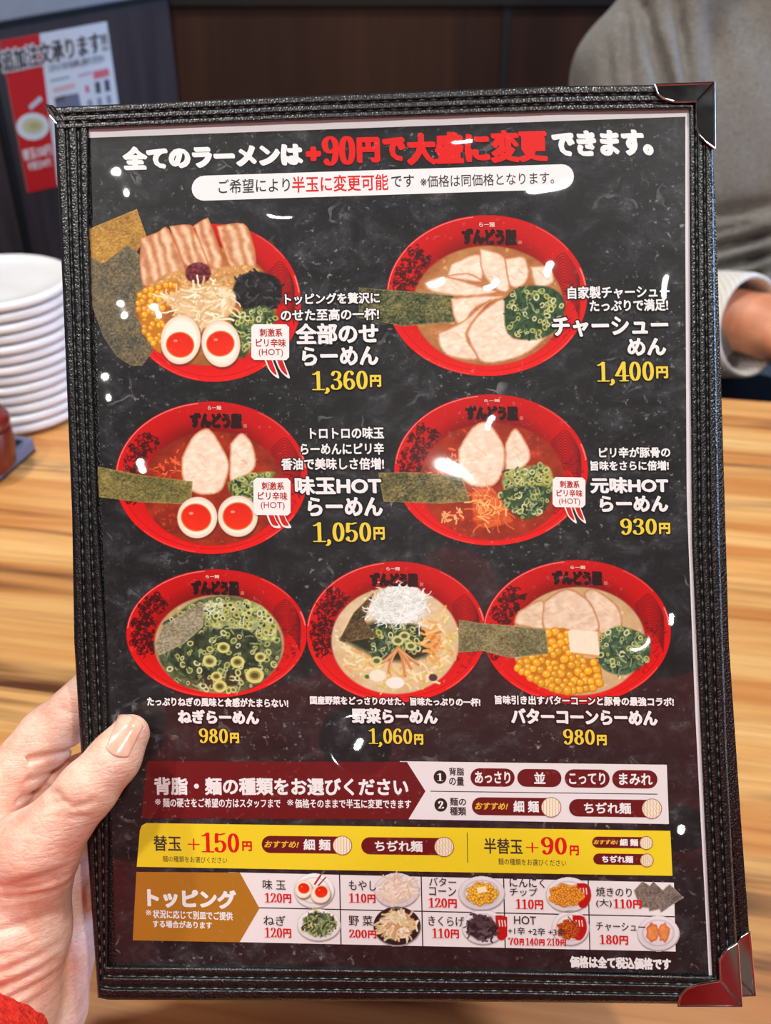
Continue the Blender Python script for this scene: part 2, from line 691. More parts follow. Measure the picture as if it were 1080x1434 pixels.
# bold book-face numerals: strokes (points, thin?) and round terminals
NUM = {
    '0': ([_arc(.31, .5, .19, .45, 0, 360, 28)], [], .62),
    '1': ([[(.31, .03), (.31, .96)], [(.31, .95), (.2, .86), (.09, .82)], [(.08, .03), (.54, .03)]], [], .60),
    '2': ([_smooth([(.12, .76), (.17, .92), (.31, .96), (.46, .87), (.47, .70), (.36, .47), (.10, .06)]), [(.12, .08), (.53, .08)], [(.53, .08), (.56, .22)]], [(.13, .75, .075)], .62),
    '3': ([_smooth([(.13, .80), (.19, .93), (.31, .96), (.45, .87), (.46, .70), (.38, .57), (.24, .53)]), _smooth([(.24, .53), (.42, .48), (.50, .28), (.43, .10), (.28, .04), (.14, .09), (.10, .22)])], [(.14, .79, .07), (.12, .21, .075)], .62),
    '4': ([[(.40, .96), (.05, .28)], [(.05, .28), (.58, .28)], [(.41, .94), (.41, .03)], [(.25, .03), (.55, .03)]], [], .62),
    '5': ([[(.15, .93), (.32, .90), (.48, .95)], [(.14, .94), (.12, .50)], _smooth([(.12, .50), (.26, .58), (.42, .54), (.50, .38), (.48, .20), (.38, .06), (.24, .04), (.13, .10), (.10, .20)])], [(.13, .20, .075)], .62),
    '6': ([_six], [(.46, .83, .07)], .62),
    '7': ([[(.10, .92), (.54, .92)], [(.54, .92), (.36, .55), (.28, .04)], [(.10, .94), (.08, .74)]], [], .60),
    '8': ([_arc(.31, .74, .15, .20, 0, 360, 20), _arc(.31, .28, .19, .24, 0, 360, 22)], [], .62),
    '9': ([[(.62 - x, 1 - y) for x, y in _six]], [(.16, .17, .07)], .62),
    ',': ([[(.15, .06), (.16, -.06), (.07, -.16)]], [(.13, .06, .075)], .28),
    '+': ([[(.06, .45), (.58, .45)], [(.32, .19), (.32, .71)]], [], .66),
}


def put_num(pr, s, x0, x1, y0, y1, col, layer=6, bold=1.0, halo=0.0, halo_col=(12, 11, 12), sl=None):
    sl = slope_at((y0 + y1) / 2) if sl is None else sl
    tot = sum(NUM[c][2] for c in s)
    sx = (x1 - x0) / tot; sy = (y1 - y0)
    cxm = (x0 + x1) / 2

    def T(x, y, off):
        X = x0 + (off + x) * sx
        v = (y - 0.5) * sy
        return (X - v * LEAN, (y0 + y1) / 2 - v + (X - cxm) * sl)
    off = 0.0
    for c in s:
        st, balls, adv = NUM[c]
        plus = c == '+'
        for pts in st:
            q = [T(x, y, off) for x, y in pts]
            na, nb = (.085 * sx * bold, .03 * sy) if not plus else (.035 * sx * bold, .03 * sy)
            pr.sweep(q, na, nb, col, layer)
            if halo: pr.sweep(q, na + halo, nb + halo, halo_col, layer - 2)
        for bx, by, br in balls:
            x, y = T(bx, by, off)
            pr.ell(x, y, br * sx * bold, br * sx * bold, col, layer, 12)
            if halo: pr.ell(x, y, br * sx * bold + halo, br * sx * bold + halo, halo_col, layer - 2, 12)
        off += adv


# ------------------------------------------------------------------ printed photographs, painted point by point
def vnoise(X, Y, s, seed):
    rs = np.random.RandomState(seed)
    T = rs.rand(64, 64)
    x = X / s; y = Y / s
    i = np.floor(x).astype(int); j = np.floor(y).astype(int)
    u = x - i; v = y - j
    u = u * u * (3 - 2 * u); v = v * v * (3 - 2 * v)
    g = lambda a, b_: T[a % 64, b_ % 64]
    return (g(i, j) * (1 - u) + g(i + 1, j) * u) * (1 - v) + (g(i, j + 1) * (1 - u) + g(i + 1, j + 1) * u) * v


def fbm(X, Y, s, seed):
    return 0.55 * vnoise(X, Y, s, seed) + 0.3 * vnoise(X, Y, s / 2.1, seed + 1) + 0.15 * vnoise(X, Y, s / 4.3, seed + 2)


class Raster:
    def __init__(self, x0, y0, x1, y1, step=0.8):
        self.x = np.arange(x0, x1 + step, step); self.y = np.arange(y0, y1 + step, step)
        self.X, self.Y = np.meshgrid(self.x, self.y)
        self.C = np.zeros(self.X.shape + (3,)); self.A = np.zeros(self.X.shape)
        self.step = step
        self.rs = np.random.RandomState(int(x0 * 7 + y0))

    def win(self, xa, ya, xb, yb):
        i0, i1 = np.searchsorted(self.y, [ya, yb]); j0, j1 = np.searchsorted(self.x, [xa, xb])
        return (slice(max(i0 - 1, 0), i1 + 1), slice(max(j0 - 1, 0), j1 + 1))

    def over(self, w, m, col, solid=True):
        c = np.asarray(col, float)
        if c.max() > 1.5: c = c / 255.0
        m3 = m[..., None]
        self.C[w] = self.C[w] * (1 - m3) + c * m3
        if solid:
            self.A[w] = np.maximum(self.A[w], m)

    def sd_poly(self, w, pts):
        X, Y = self.X[w], self.Y[w]
        d = np.full(X.shape, 1e9); ins = np.zeros(X.shape, bool)
        n = len(pts)
        for i in range(n):
            ax, ay = pts[i]; bx, by = pts[(i + 1) % n]
            ex, ey = bx - ax, by - ay
            wx, wy = X - ax, Y - ay
            t = np.clip((wx * ex + wy * ey) / max(ex * ex + ey * ey, 1e-9), 0, 1)
            d = np.minimum(d, (wx - ex * t) ** 2 + (wy - ey * t) ** 2)
            if ay != by:
                c = ((ay > Y) != (by > Y)) & (X < ex * (Y - ay) / ey + ax)
                ins ^= c
        d = np.sqrt(d)
        return np.where(ins, -d, d)

    def poly(self, pts, col, soft=1.0, solid=True, round_=True):
        pts = _smooth(list(pts) + [pts[0]], 4)[:-1] if round_ else pts
        xs = [p[0] for p in pts]; ys = [p[1] for p in pts]
        w = self.win(min(xs) - 3, min(ys) - 3, max(xs) + 3, max(ys) + 3)
        d = self.sd_poly(w, pts)
        m = np.clip(0.5 - d / soft, 0, 1)
        self.over(w, m, col(self.X[w], self.Y[w], d) if callable(col) else col, solid)
        return w, d

    def ell(self, cx, cy, rx, ry, col, soft=1.0, rot=0.0, solid=True, op=1.0):
        R = max(rx, ry) + 3
        w = self.win(cx - R, cy - R, cx + R, cy + R)
        X, Y = self.X[w] - cx, self.Y[w] - cy
        c, s = math.cos(rot), math.sin(rot)
        u, v = X * c + Y * s, -X * s + Y * c
        q = np.sqrt((u / rx) ** 2 + (v / ry) ** 2)
        d = (q - 1) * min(rx, ry)
        m = np.clip(0.5 - d / soft, 0, 1) * op
        self.over(w, m, col(u / rx, v / ry, q) if callable(col) else col, solid)

    def stroke(self, pts, wd, col, soft=0.9, op=1.0, solid=True, smooth=True):
        pts = _smooth(pts, 4) if smooth and len(pts) > 2 else pts
        xs = [p[0] for p in pts]; ys = [p[1] for p in pts]
        w = self.win(min(xs) - wd - 2, min(ys) - wd - 2, max(xs) + wd + 2, max(ys) + wd + 2)
        X, Y = self.X[w], self.Y[w]
        d = np.full(X.shape, 1e9)
        for (ax, ay), (bx, by) in zip(pts[:-1], pts[1:]):
            ex, ey = bx - ax, by - ay
            t = np.clip(((X - ax) * ex + (Y - ay) * ey) / max(ex * ex + ey * ey, 1e-9), 0, 1)
            d = np.minimum(d, (X - ax - ex * t) ** 2 + (Y - ay - ey * t) ** 2)
        m = np.clip(0.5 - (np.sqrt(d) - wd / 2) / soft, 0, 1) * op
        self.over(w, m, col, solid)

    def build(self, name, parent, label=None, layer=2, bg=(36, 35, 38)):
        keep = self.A > 0.03
        q = keep[:-1, :-1] & keep[1:, :-1] & keep[:-1, 1:] & keep[1:, 1:]
        used = np.zeros_like(keep)
        used[:-1, :-1] |= q; used[1:, :-1] |= q; used[:-1, 1:] |= q; used[1:, 1:] |= q
        idx = -np.ones(keep.shape, int)
        idx[used] = np.arange(used.sum())
        V = L(self.X[used], self.Y[used], layer * LAYER)
        F = np.stack([idx[1:, :-1][q], idx[1:, 1:][q], idx[:-1, 1:][q], idx[:-1, :-1][q]], 1)
        me = bpy.data.meshes.new(name)
        me.vertices.add(len(V)); me.vertices.foreach_set('co', V.astype(np.float32).ravel())
        me.loops.add(F.size); me.loops.foreach_set('vertex_index', F.astype(np.int32).ravel())
        me.polygons.add(len(F))
        me.polygons.foreach_set('loop_start', np.arange(0, F.size, 4, dtype=np.int32))
        me.update(calc_edges=True)
        a = self.A[used][:, None]
        c = np.clip(self.C[used], 0, 1) * a + np.array(bg) / 255.0 * (1 - a)
        set_col(me, np.where(c <= 0.04045, c / 12.92, ((c + 0.055) / 1.055) ** 2.4), 'POINT')
        me.materials.append(M_PRINT)
        o = bpy.data.objects.new(name, me)
        COL.objects.link(o); o.parent = parent
        if label: o['label'] = label
        return o


# ---- printed food: brush routines
def bowl(R, cx, cy, rx, ry, seed=0):
    X, Y = R.X, R.Y
    nz = fbm(X, Y, 30, seed)

    def red(u, v, q):
        base = np.array([198, 12, 13.])[None, None] + (q[..., None] - 0.75) * np.array([90, 18, 16.])
        base = base + np.clip(v, -1, 1)[..., None] * np.array([18, 6, 4.])
        dark = np.clip((0.80 - q) * 5, 0, 1) * np.clip(-v + 0.2, 0, 1)
        return np.clip(base * (1 - 0.35 * dark[..., None]), 0, 255) / 255.0
    R.ell(cx, cy, rx, ry, red, 1.2)
    # glints of the lacquered rim
    for a0, a1, wd, op in ((185, 262, 1.3, .75), (300, 325, 1.2, .5), (340, 352, 2.0, .7), (30, 55, 1.4, .45), (100, 135, 1.2, .35)):
        R.stroke([(cx + (rx - 2) * math.cos(math.radians(a0 + (a1 - a0) * i / 12)), cy + (ry - 2) * math.sin(math.radians(a0 + (a1 - a0) * i / 12))) for i in range(13)], wd, (255, 170, 160), op=op, solid=False)
    R.stroke([(cx + rx * .93 * math.cos(math.radians(a)), cy + ry * .93 * math.sin(math.radians(a))) for a in range(20, 165, 8)], 1.2, (150, 8, 12), op=.5, solid=False)


def bowl_art(R, cx, cy, rx, ry):
    """dark line drawing of the lacquer: tangled scrolls on the left, hatched hill lines on the right"""
    rs = R.rs
    ink = (58, 8, 14)
    for k in range(170):
        th = math.radians(rs.uniform(158, 222)); rho = rs.uniform(.70, .95)
        x, y = cx + rx * rho * math.cos(th), cy + ry * rho * math.sin(th)
        a = rs.uniform(0, 6.3); r = rs.uniform(1.5, 5)
        pts = [(x + r * (i / 5) * math.cos(a + i * .75), y + r * (i / 5) * math.sin(a + i * .75)) for i in range(7)]
        R.stroke(pts, rs.uniform(1.0, 2.6), ink, op=.8, solid=False, smooth=False)
    for k in range(15):
        f = k / 14
        p0 = (cx + rx * (.62 + .02 * f), cy + ry * (-.38 + .50 * f))
        p1 = (cx + rx * (.77 + .015 * f), cy + ry * (-.52 + .50 * f))
        p2 = (cx + rx * (.93 - .02 * abs(f - .4)), cy + ry * (-.20 + .48 * f))
        R.stroke([p0, ((p0[0] + p1[0]) / 2, (p0[1] + p1[1]) / 2 - 2), p1, ((p1[0] + p2[0]) / 2 + 3, (p1[1] + p2[1]) / 2 - 1), p2], 1.0, ink, op=.75, solid=False)
    for k in range(40):
        th = math.radians(rs.uniform(-12, 42)); rho = rs.uniform(.74, .93)
        x, y = cx + rx * rho * math.cos(th), cy + ry * rho * math.sin(th)
        R.stroke([(x, y), (x + rs.uniform(-4, 4), y + rs.uniform(-3, 3)), (x + rs.uniform(-5, 5), y + rs.uniform(-4, 4))], 1.0, ink, op=.5, solid=False)


def broth(R, cx, cy, rx, ry, c1, c2, seed=3):
    def col(u, v, q):
        n = fbm(u * 60 + 100, v * 60 + 100, 9, seed)[..., None]
        c = np.array(c1) * (1 - n) + np.array(c2) * n
        return np.clip(c * (1 - .25 * np.clip(q - .8, 0, 1)[..., None]), 0, 255) / 255.0
    R.ell(cx, cy, rx, ry, col, 2.5)
    rs = np.random.RandomState(seed + 50)
    for k in range(70):                # oil drops and crumbs floating near the rim
        th = rs.uniform(0, 6.28); rho = rs.uniform(.55, .97)
        x, y = cx + rx * rho * math.cos(th), cy + ry * rho * math.sin(th)
        R.ell(x, y, rs.uniform(1, 3.2), rs.uniform(.8, 2.2), tuple(np.clip(np.array(c1) * rs.uniform(.75, 1.25) + 10, 0, 255)), 1.2, rs.uniform(0, 3), solid=False, op=.6)


def nori(R, pts, c1=(150, 138, 84), c2=(66, 72, 44), seed=5, edge=(186, 168, 104), sc=3.0):
    def col(X, Y, d):
        n = fbm(X * 1.0, Y * 1.6, sc, seed); m = fbm(X, Y, 16, seed + 9)
        t = np.clip((n - .30) * 2.2 * .7 + (m - .35) * 1.1, 0, 1)[..., None]
        c = np.array(c1) * (1 - t) + np.array(c2) * t
        c = c + (vnoise(X, Y, 1.6, seed + 3)[..., None] - .5) * 46
        e = np.clip(1 - (-d) / 2.0, 0, 1)[..., None] * .6
        c = c * (1 - e) + np.array(edge) * e
        return np.clip(c, 0, 255) / 255.0
    R.poly(pts, col, 1.0, round_=False)


def chashu(R, pts, seed=1, base=(250, 222, 198), edge=(178, 96, 48)):
    xs = np.mean([p[0] for p in pts]); ys = np.mean([p[1] for p in pts])

    def col(X, Y, d):
        n = fbm(X, Y, 9, seed)[..., None]; f = vnoise(X * .5 + Y, Y * .6 - X * .3, 4.0, seed + 4)[..., None]
        c = np.array(base) + (n - .5) * 40 + (f - .5) * np.array([14, 24, 30])
        e = np.clip(1 - (-d[..., None] - .3) / 3.4, 0, 1) * (.45 + .55 * fbm(X, Y, 5, seed + 7)[..., None])
        c = c * (1 - e) + np.array(edge) * e
        return np.clip(c, 0, 255) / 255.0
    R.poly(pts, col, 1.2)
    for k in range(3):
        x, y = xs + R.rs.uniform(-8, 8), ys + R.rs.uniform(-10, 10)
        R.stroke([(x - 4, y - 3), (x, y + R.rs.uniform(-3, 3)), (x + 4, y + 3)], 1.0, (214, 160, 136), op=.55, solid=False)


def belly(R, pts, seed=1):
    """roasted belly slice with fat bands"""
    def col(X, Y, d):
        s = np.sin((X * .95 - Y * .30) * .42 + 3 * vnoise(X, Y, 12, seed))[..., None]
        n = fbm(X, Y, 6, seed + 2)[..., None]
        c = np.array([222, 168, 128.]) + s * np.array([22, 34, 36]) + (n - .5) * 46
        e = np.clip(1 - (-d[..., None]) / 3.6, 0, 1) * (.3 + .8 * n)
        c = c * (1 - e) + np.array([178, 84, 34]) * e
        return np.clip(c, 0, 255) / 255.0
    R.poly(pts, col, 1.2)


def egg(R, cx, cy, rx, ry, yx, yy, yr, rot=0.0):
    R.ell(cx + 1, cy + 2, rx * 1.03, ry * 1.03, (70, 40, 24), 2.5, rot, op=.6, solid=False)
    R.ell(cx, cy, rx, ry, lambda u, v, q: np.clip(np.array([252, 244, 230.]) - 34 * np.clip(q - .78, 0, 1)[..., None] * np.array([1, 2.4, 3.2]) * 2, 0, 255) / 255.0, 1.0, rot)
    R.ell(yx, yy, yr * 1.08, yr * .98, (232, 120, 40), 1.2, rot, solid=False)
    R.ell(yx, yy, yr, yr * .9, lambda u, v, q: np.clip(np.array([226, 36, 14.]) + 30 * (v[..., None] * .5 + .3) * np.array([.6, .6, .2]), 0, 255) / 255.0, 1.0, rot, solid=False)
    R.ell(yx - yr * .35, yy - yr * .3, yr * .16, yr * .1, (255, 170, 130), 1.0, solid=False, op=.8)


def scallions(R, pts, n=60, seed=2, pale=.35, deep=(44, 66, 42)):
    rs = np.random.RandomState(seed)
    xs = [p[0] for p in pts]; ys = [p[1] for p in pts]

    def col(X, Y, d):
        a = fbm(X, Y, 6, seed)[..., None]
        c = np.array(deep) * (.6 + .8 * a) + np.array([30, 30, 10]) * a
        return np.clip(c, 0, 255) / 255.0
    R.poly(pts, col, 3.0)
    k = 0
    poly = np.array(pts)

    def inside(x, y):
        c = False
        for i in range(len(pts)):
            ax, ay = pts[i]; bx, by = pts[(i + 1) % len(pts)]
            if (ay > y) != (by > y) and x < (bx - ax) * (y - ay) / (by - ay) + ax:
                c = not c
        return c
    while k < n:
        x, y = rs.uniform(min(xs), max(xs)), rs.uniform(min(ys), max(ys))
        if not inside(x, y):
            continue
        k += 1
        if rs.rand() < pale:
            r = rs.uniform(2.4, 5.4); a = rs.uniform(0, 3)
            c = np.array([(206, 206, 128), (172, 184, 112), (222, 220, 172), (192, 192, 104)][rs.randint(4)])
            R.ell(x, y, r, r * .8, c, 1.0, a)
            R.ell(x, y, r * .55, r * .42, (96, 112, 52) if rs.rand() < .6 else (58, 70, 40), 1.0, a, solid=False)
        else:
            a = rs.uniform(0, 3.14); l = rs.uniform(2.5, 6)
            c = np.array([(72, 98, 66), (118, 140, 100), (52, 78, 58), (152, 168, 122), (34, 50, 42)][rs.randint(5)])
            R.stroke([(x - l * math.cos(a), y - l * math.sin(a)), (x + rs.uniform(-1.5, 1.5), y + rs.uniform(-1.5, 1.5)), (x + l * math.cos(a), y + l * math.sin(a))], rs.uniform(1.3, 2.8), c)


def kernels(R, pts, n=50, r=5.0, seed=4, c=(246, 184, 44)):
    rs = np.random.RandomState(seed)
    xs = [p[0] for p in pts]; ys = [p[1] for p in pts]
    R.poly(pts, (196, 122, 24), 2.5)
    P = []
    for _ in range(n * 30):
        if len(P) >= n: break
        x, y = rs.uniform(min(xs), max(xs)), rs.uniform(min(ys), max(ys))
        ins = False
        for i in range(len(pts)):
            ax, ay = pts[i]; bx, by = pts[(i + 1) % len(pts)]
            if (ay > y) != (by > y) and x < (bx - ax) * (y - ay) / (by - ay) + ax:
                ins = not ins
        if ins and all((x - a) ** 2 + (y - b_) ** 2 > (r * 1.25) ** 2 for a, b_ in P):
            P.append((x, y))
    for x, y in sorted(P, key=lambda p: p[1]):
        a = rs.uniform(0, 3); k = rs.uniform(.8, 1.08); t = rs.uniform(.9, 1.06)
        R.ell(x, y, r * k * 1.12, r * k, (188, 104, 16), 1.4, a)
        R.ell(x, y - .4, r * k, r * k * .88, lambda u, v, q, t=t: np.clip(np.array(c) * t - 26 * (q[..., None] ** 2) * np.array([.5, 1.2, .6]), 0, 255) / 255.0, 1.2, a)
        R.ell(x - r * .25, y - r * .35, r * .3, r * .2, (255, 236, 150), 1.2, solid=False, op=.8)


def shreds(R, pts, n, cols, wd=1.4, ln=10, seed=6, base=None, curl=.5):
    rs = np.random.RandomState(seed)
    xs = [p[0] for p in pts]; ys = [p[1] for p in pts]
    if base is not None:
        R.poly(pts, lambda X, Y, d: np.clip(np.array(base) + (fbm(X, Y, 6, seed)[..., None] - .5) * 60, 0, 255) / 255.0, 3.0)
    k = 0
    while k < n:
        x, y = rs.uniform(min(xs), max(xs)), rs.uniform(min(ys), max(ys))
        ins = False
        for i in range(len(pts)):
            ax, ay = pts[i]; bx, by = pts[(i + 1) % len(pts)]
            if (ay > y) != (by > y) and x < (bx - ax) * (y - ay) / (by - ay) + ax:
                ins = not ins
        if not ins: continue
        k += 1
        a = rs.uniform(0, 6.28); q = [(x, y)]
        for i in range(4):
            a += rs.uniform(-curl, curl)
            x += ln / 4 * math.cos(a); y += ln / 4 * math.sin(a) * .75
            q.append((x, y))
        R.stroke(q, wd * rs.uniform(.7, 1.3), cols[rs.randint(len(cols))])


# ---- the sheet itself
page = mesh_obj('page', L([126, 966.5, 998, 163], [178, 152, 1362, 1358], 0.0), [(3, 2, 1, 0)], M_PAGE, menu)
pr = Print()   # the unprinted white margin at the top and the right
pr.poly([(124, 171), (968, 139), (968, 163), (125, 193)], (226, 222, 232), 0.6)
pr.build('page_margin', page, 'white unprinted margin along the top', M_PAPER)
pr = Print()
_wl = resample([(960, 158), (960, 330), (962, 700), (974, 1000), (981.5, 1150), (987, 1250), (993, 1366)], 40); _wr = resample([(970, 158), (970, 330), (972, 700), (986, 1000), (994, 1150), (999, 1250), (1000, 1366)], 40)
for _i in range(39):
    pr.poly([tuple(_wl[_i]), tuple(_wr[_i]), tuple(_wr[_i + 1]), tuple(_wl[_i + 1])], (226, 222, 218), 0.7)
pr.build('page_margin', page, 'white paper edge along the right side', M_PAPER)

cA = lambda *p: [(120 + x / 2.571, 160 + y / 2.571) for x, y in p]
cB = lambda *p: [(520 + x / 2.25, 160 + y / 2.25) for x, y in p]
cC = lambda *p: [(120 + x / 2.571, 540 + y / 2.571) for x, y in p]
cD = lambda *p: [(520 + x / 2.348, 540 + y / 2.348) for x, y in p]
cE = lambda *p: [(150 + x / 3.724, 770 + y / 3.724) for x, y in p]
cF = lambda *p: [(420 + x / 3.857, 770 + y / 3.857) for x, y in p]
cG = lambda *p: [(670 + x / 3.6, 770 + y / 3.6) for x, y in p]

# 1 everything bowl
R = Raster(122, 286, 426, 538)
bowl(R, 299, 424, 123, 111)
bowl_art(R, 299, 424, 123, 111)
broth(R, 288, 428, 100, 84, (196, 130, 60), (150, 84, 36))
nori(R, cA((12, 412), (185, 340), (220, 440), (172, 515), (20, 545)), (196, 150, 62), (150, 110, 48), 11, (206, 164, 84))
nori(R, cA((16, 510), (60, 540), (150, 470), (215, 520), (205, 640), (178, 720), (246, 850), (205, 905), (165, 908), (110, 872), (62, 800), (22, 690)), (128, 112, 80), (74, 76, 66), 12, (150, 128, 84))
for i, q in enumerate((((196, 446), (255, 425), (300, 412), (358, 560), (330, 600), (208, 616)), ((300, 402), (372, 396), (392, 420), (446, 532), (366, 548), (330, 480)), ((388, 400), (432, 374), (450, 390), (500, 548), (450, 556)), ((470, 402), (568, 392), (600, 450), (614, 520), (606, 596), (530, 560), (500, 500)))):
    belly(R, cA(*q), 20 + i)
shreds(R, cA((200, 640), (300, 570), (420, 560), (600, 545), (640, 620), (470, 640), (330, 640)), 150, [(226, 178, 110), (206, 150, 84), (236, 200, 140)], 1.6, 3, 31, (204, 150, 86))
R.ell(*cA((405, 572))[0], 18, 15, lambda u, v, q: np.clip(np.array([104, 34, 44.]) + (vnoise(u * 9 + 20, v * 9 + 20, 1.5, 3)[..., None] - .5) * 70, 0, 255) / 255, 2)
kernels(R, cA((185, 640), (330, 600), (330, 660), (280, 700), (285, 790), (262, 830), (190, 720)), 40, 4.6, 8)
kernels(R, cA((200, 740), (280, 760), (270, 860), (215, 800)), 12, 4.4, 9)
shreds(R, cA((545, 590), (610, 565), (700, 600), (690, 690), (600, 715), (530, 660)), 60, [(24, 22, 24), (44, 42, 46), (70, 70, 76), (30, 30, 34)], 2.6, 14, 33, (26, 24, 26), .8)
scallions(R, cA((520, 720), (640, 690), (690, 740), (600, 800), (580, 870), (540, 860)), 70, 35, .4, (60, 80, 44))
shreds(R, cA((280, 660), (360, 625), (480, 615), (540, 650), (520, 720), (430, 770), (350, 740)), 95, [(246, 226, 190), (232, 200, 150), (252, 240, 214), (214, 176, 120)], 2.6, 22, 34, (226, 190, 140), .6)
e = cA((342, 812), (340, 830), (487, 826), (485, 826))
egg(R, *e[0], 28, 34.5, *e[1], 18.5, .12)
egg(R, *e[2], 27, 33, *e[3], 18.5, -.15)
R.build('ramen_picture', page, 'printed bowl with everything on top and two egg halves', 2.00)

# 2 sliced pork bowl
R = Raster(496, 298, 826, 531)
bowl(R, 682, 414, 141, 113)
bowl_art(R, 682, 414, 141, 113)
broth(R, 684, 428, 106, 84, (206, 150, 92), (160, 90, 44))
nori(R, cB((-40, 545), (262, 570), (264, 655), (100, 668), (-40, 642)), (128, 124, 74), (48, 58, 38), 41, (190, 170, 110))
slices = [((250, 470), (345, 440), (350, 520), (300, 510), (240, 520)), ((185, 520), (300, 500), (350, 530), (250, 520)), ((340, 420), (420, 450), (436, 550), (400, 556), (350, 500)), ((420, 455), (480, 448), (498, 500), (480, 540), (436, 540)), ((500, 480), (560, 480), (575, 530), (520, 545)),
          ((165, 530), (230, 510), (340, 540), (400, 560), (300, 575), (190, 560)), ((250, 580), (350, 570), (420, 575), (330, 610), (290, 670), (260, 640)), ((210, 690), (290, 650), (380, 580), (300, 690), (340, 770), (250, 765), (215, 730)),
          ((300, 690), (330, 640), (400, 585), (440, 600), (440, 690), (470, 705), (560, 690), (480, 760), (360, 785), (320, 740))]
for i, q in enumerate(slices):
    chashu(R, cB(*q), 50 + i)
scallions(R, cB((420, 580), (470, 545), (560, 545), (610, 590), (590, 670), (520, 710), (430, 690)), 120, 61, .38, (34, 62, 40))
R.build('ramen_picture', page, 'printed bowl ringed with pale pork slices', 2.30)

# 3 spicy egg bowl
R = Raster(135, 561, 434, 778)
bowl(R, 296, 669, 135, 107)
bowl_art(R, 296, 669, 135, 107)
broth(R, 299, 684, 100, 80, (190, 60, 26), (120, 30, 16), 7)
shreds(R, cC((230, 300), (330, 240), (370, 330), (260, 320)), 40, [(226, 70, 40), (240, 120, 70)], 1.6, 6, 72)
chashu(R, cC((345, 260), (380, 190), (425, 155), (460, 170), (515, 270), (510, 330), (480, 385), (400, 390), (350, 340)), 73)
chashu(R, cC((520, 210), (560, 170), (600, 210), (612, 290), (560, 340), (520, 350)), 74)
scallions(R, cC((510, 350), (580, 320), (680, 310), (660, 340), (610, 360), (610, 440), (540, 420)), 60, 75, .5, (110, 120, 60))
nori(R, cC((42, 290), (200, 322), (385, 345), (380, 428), (200, 420), (48, 402)), (150, 134, 74), (84, 84, 46), 76, (190, 168, 96))
e = cC((402, 475), (398, 475), (548, 470), (548, 470))
egg(R, *e[0], 28, 29, *e[1], 20, .2)
egg(R, *e[2], 28, 29, *e[3], 20, -.1)
R.build('ramen_picture', page, 'printed bowl of red broth with two egg halves', 2.60)

# 4 plain spicy bowl
R = Raster(528, 551, 826, 766)
bowl(R, 688, 658, 136, 106)
bowl_art(R, 688, 658, 136, 106)
broth(R, 690, 674, 102, 82, (196, 62, 28), (128, 34, 18), 8)
shreds(R, cD((190, 290), (280, 190), (290, 300)), 30, [(232, 90, 60), (236, 140, 100)], 1.8, 6, 82)
chashu(R, cD((285, 210), (330, 140), (375, 118), (410, 150), (440, 210), (435, 280), (400, 330), (330, 330), (290, 290)), 83)
chashu(R, cD((440, 190), (470, 140), (500, 170), (525, 230), (500, 270), (445, 300)), 84)
shreds(R, cD((330, 350), (400, 340), (450, 420), (460, 450), (350, 460)), 60, [(240, 170, 90), (232, 110, 50), (246, 196, 120)], 1.6, 18, 85, (214, 90, 40), .3)
shreds(R, cD((220, 430), (290, 400), (310, 440), (250, 450)), 25, [(238, 190, 130), (240, 160, 90)], 1.8, 7, 86)
scallions(R, cD((440, 280), (570, 260), (600, 310), (600, 350), (440, 340)), 70, 87, .6, (140, 140, 80))
scallions(R, cD((420, 350), (500, 330), (590, 340), (570, 410), (500, 440), (440, 390)), 90, 88, .28, (40, 62, 36))
nori(R, cD((22, 285), (150, 285), (300, 300), (325, 380), (230, 388), (40, 382)), (150, 132, 78), (70, 72, 44), 89, (186, 164, 98))
R.build('ramen_picture', page, 'printed bowl of red broth without egg', 2.90)

# 5 green onion bowl
R = Raster(174, 796, 434, 980)
bowl(R, 303.5, 887, 127, 90)
bowl_art(R, 303.5, 887, 127, 90)
broth(R, 307, 902, 91, 69, (214, 190, 140), (178, 140, 92), 9)
scallions(R, cE((300, 380), (480, 260), (700, 250), (860, 370), (912, 500), (860, 640), (720, 735), (520, 735), (360, 690), (262, 540)), 330, 91, .45, (70, 80, 56))
R.poly(cE((520, 430), (640, 390), (760, 430), (700, 470), (720, 600), (640, 690), (420, 560)), lambda X, Y, d: np.array([26, 40, 30]) / 255.0 + 0 * X[..., None], 12, solid=False)
scallions(R, cE((480, 280), (760, 270), (880, 380), (860, 480), (700, 420), (540, 400)), 110, 96, .85, (150, 160, 104))
scallions(R, cE((380, 470), (520, 430), (740, 420), (800, 560), (700, 700), (480, 690), (330, 580)), 120, 92, .45, (34, 46, 36))
shreds(R, cE((500, 290), (600, 270), (600, 330), (520, 330)), 30, [(226, 232, 216), (196, 212, 190)], 1.4, 5, 93)
for x, y, r in ((607, 510, 9), (535, 580, 10), (680, 585, 10), (770, 655, 13), (588, 712, 10), (570, 660, 8), (800, 560, 8)):
    q = cE((x, y))[0]
    R.ell(*q, r, r * .85, (216, 212, 130), 1.0); R.ell(*q, r * .62, r * .5, (150, 146, 70), 1.0); R.ell(*q, r * .4, r * .3, (84, 84, 40), 1.2)
nori(R, cE((250, 490), (290, 400), (480, 275), (505, 280), (500, 400), (400, 490), (270, 550)), (172, 164, 138), (120, 112, 84), 94, (200, 192, 160))
R.build('ramen_picture', page, 'printed bowl heaped with chopped green onion', 3.20)

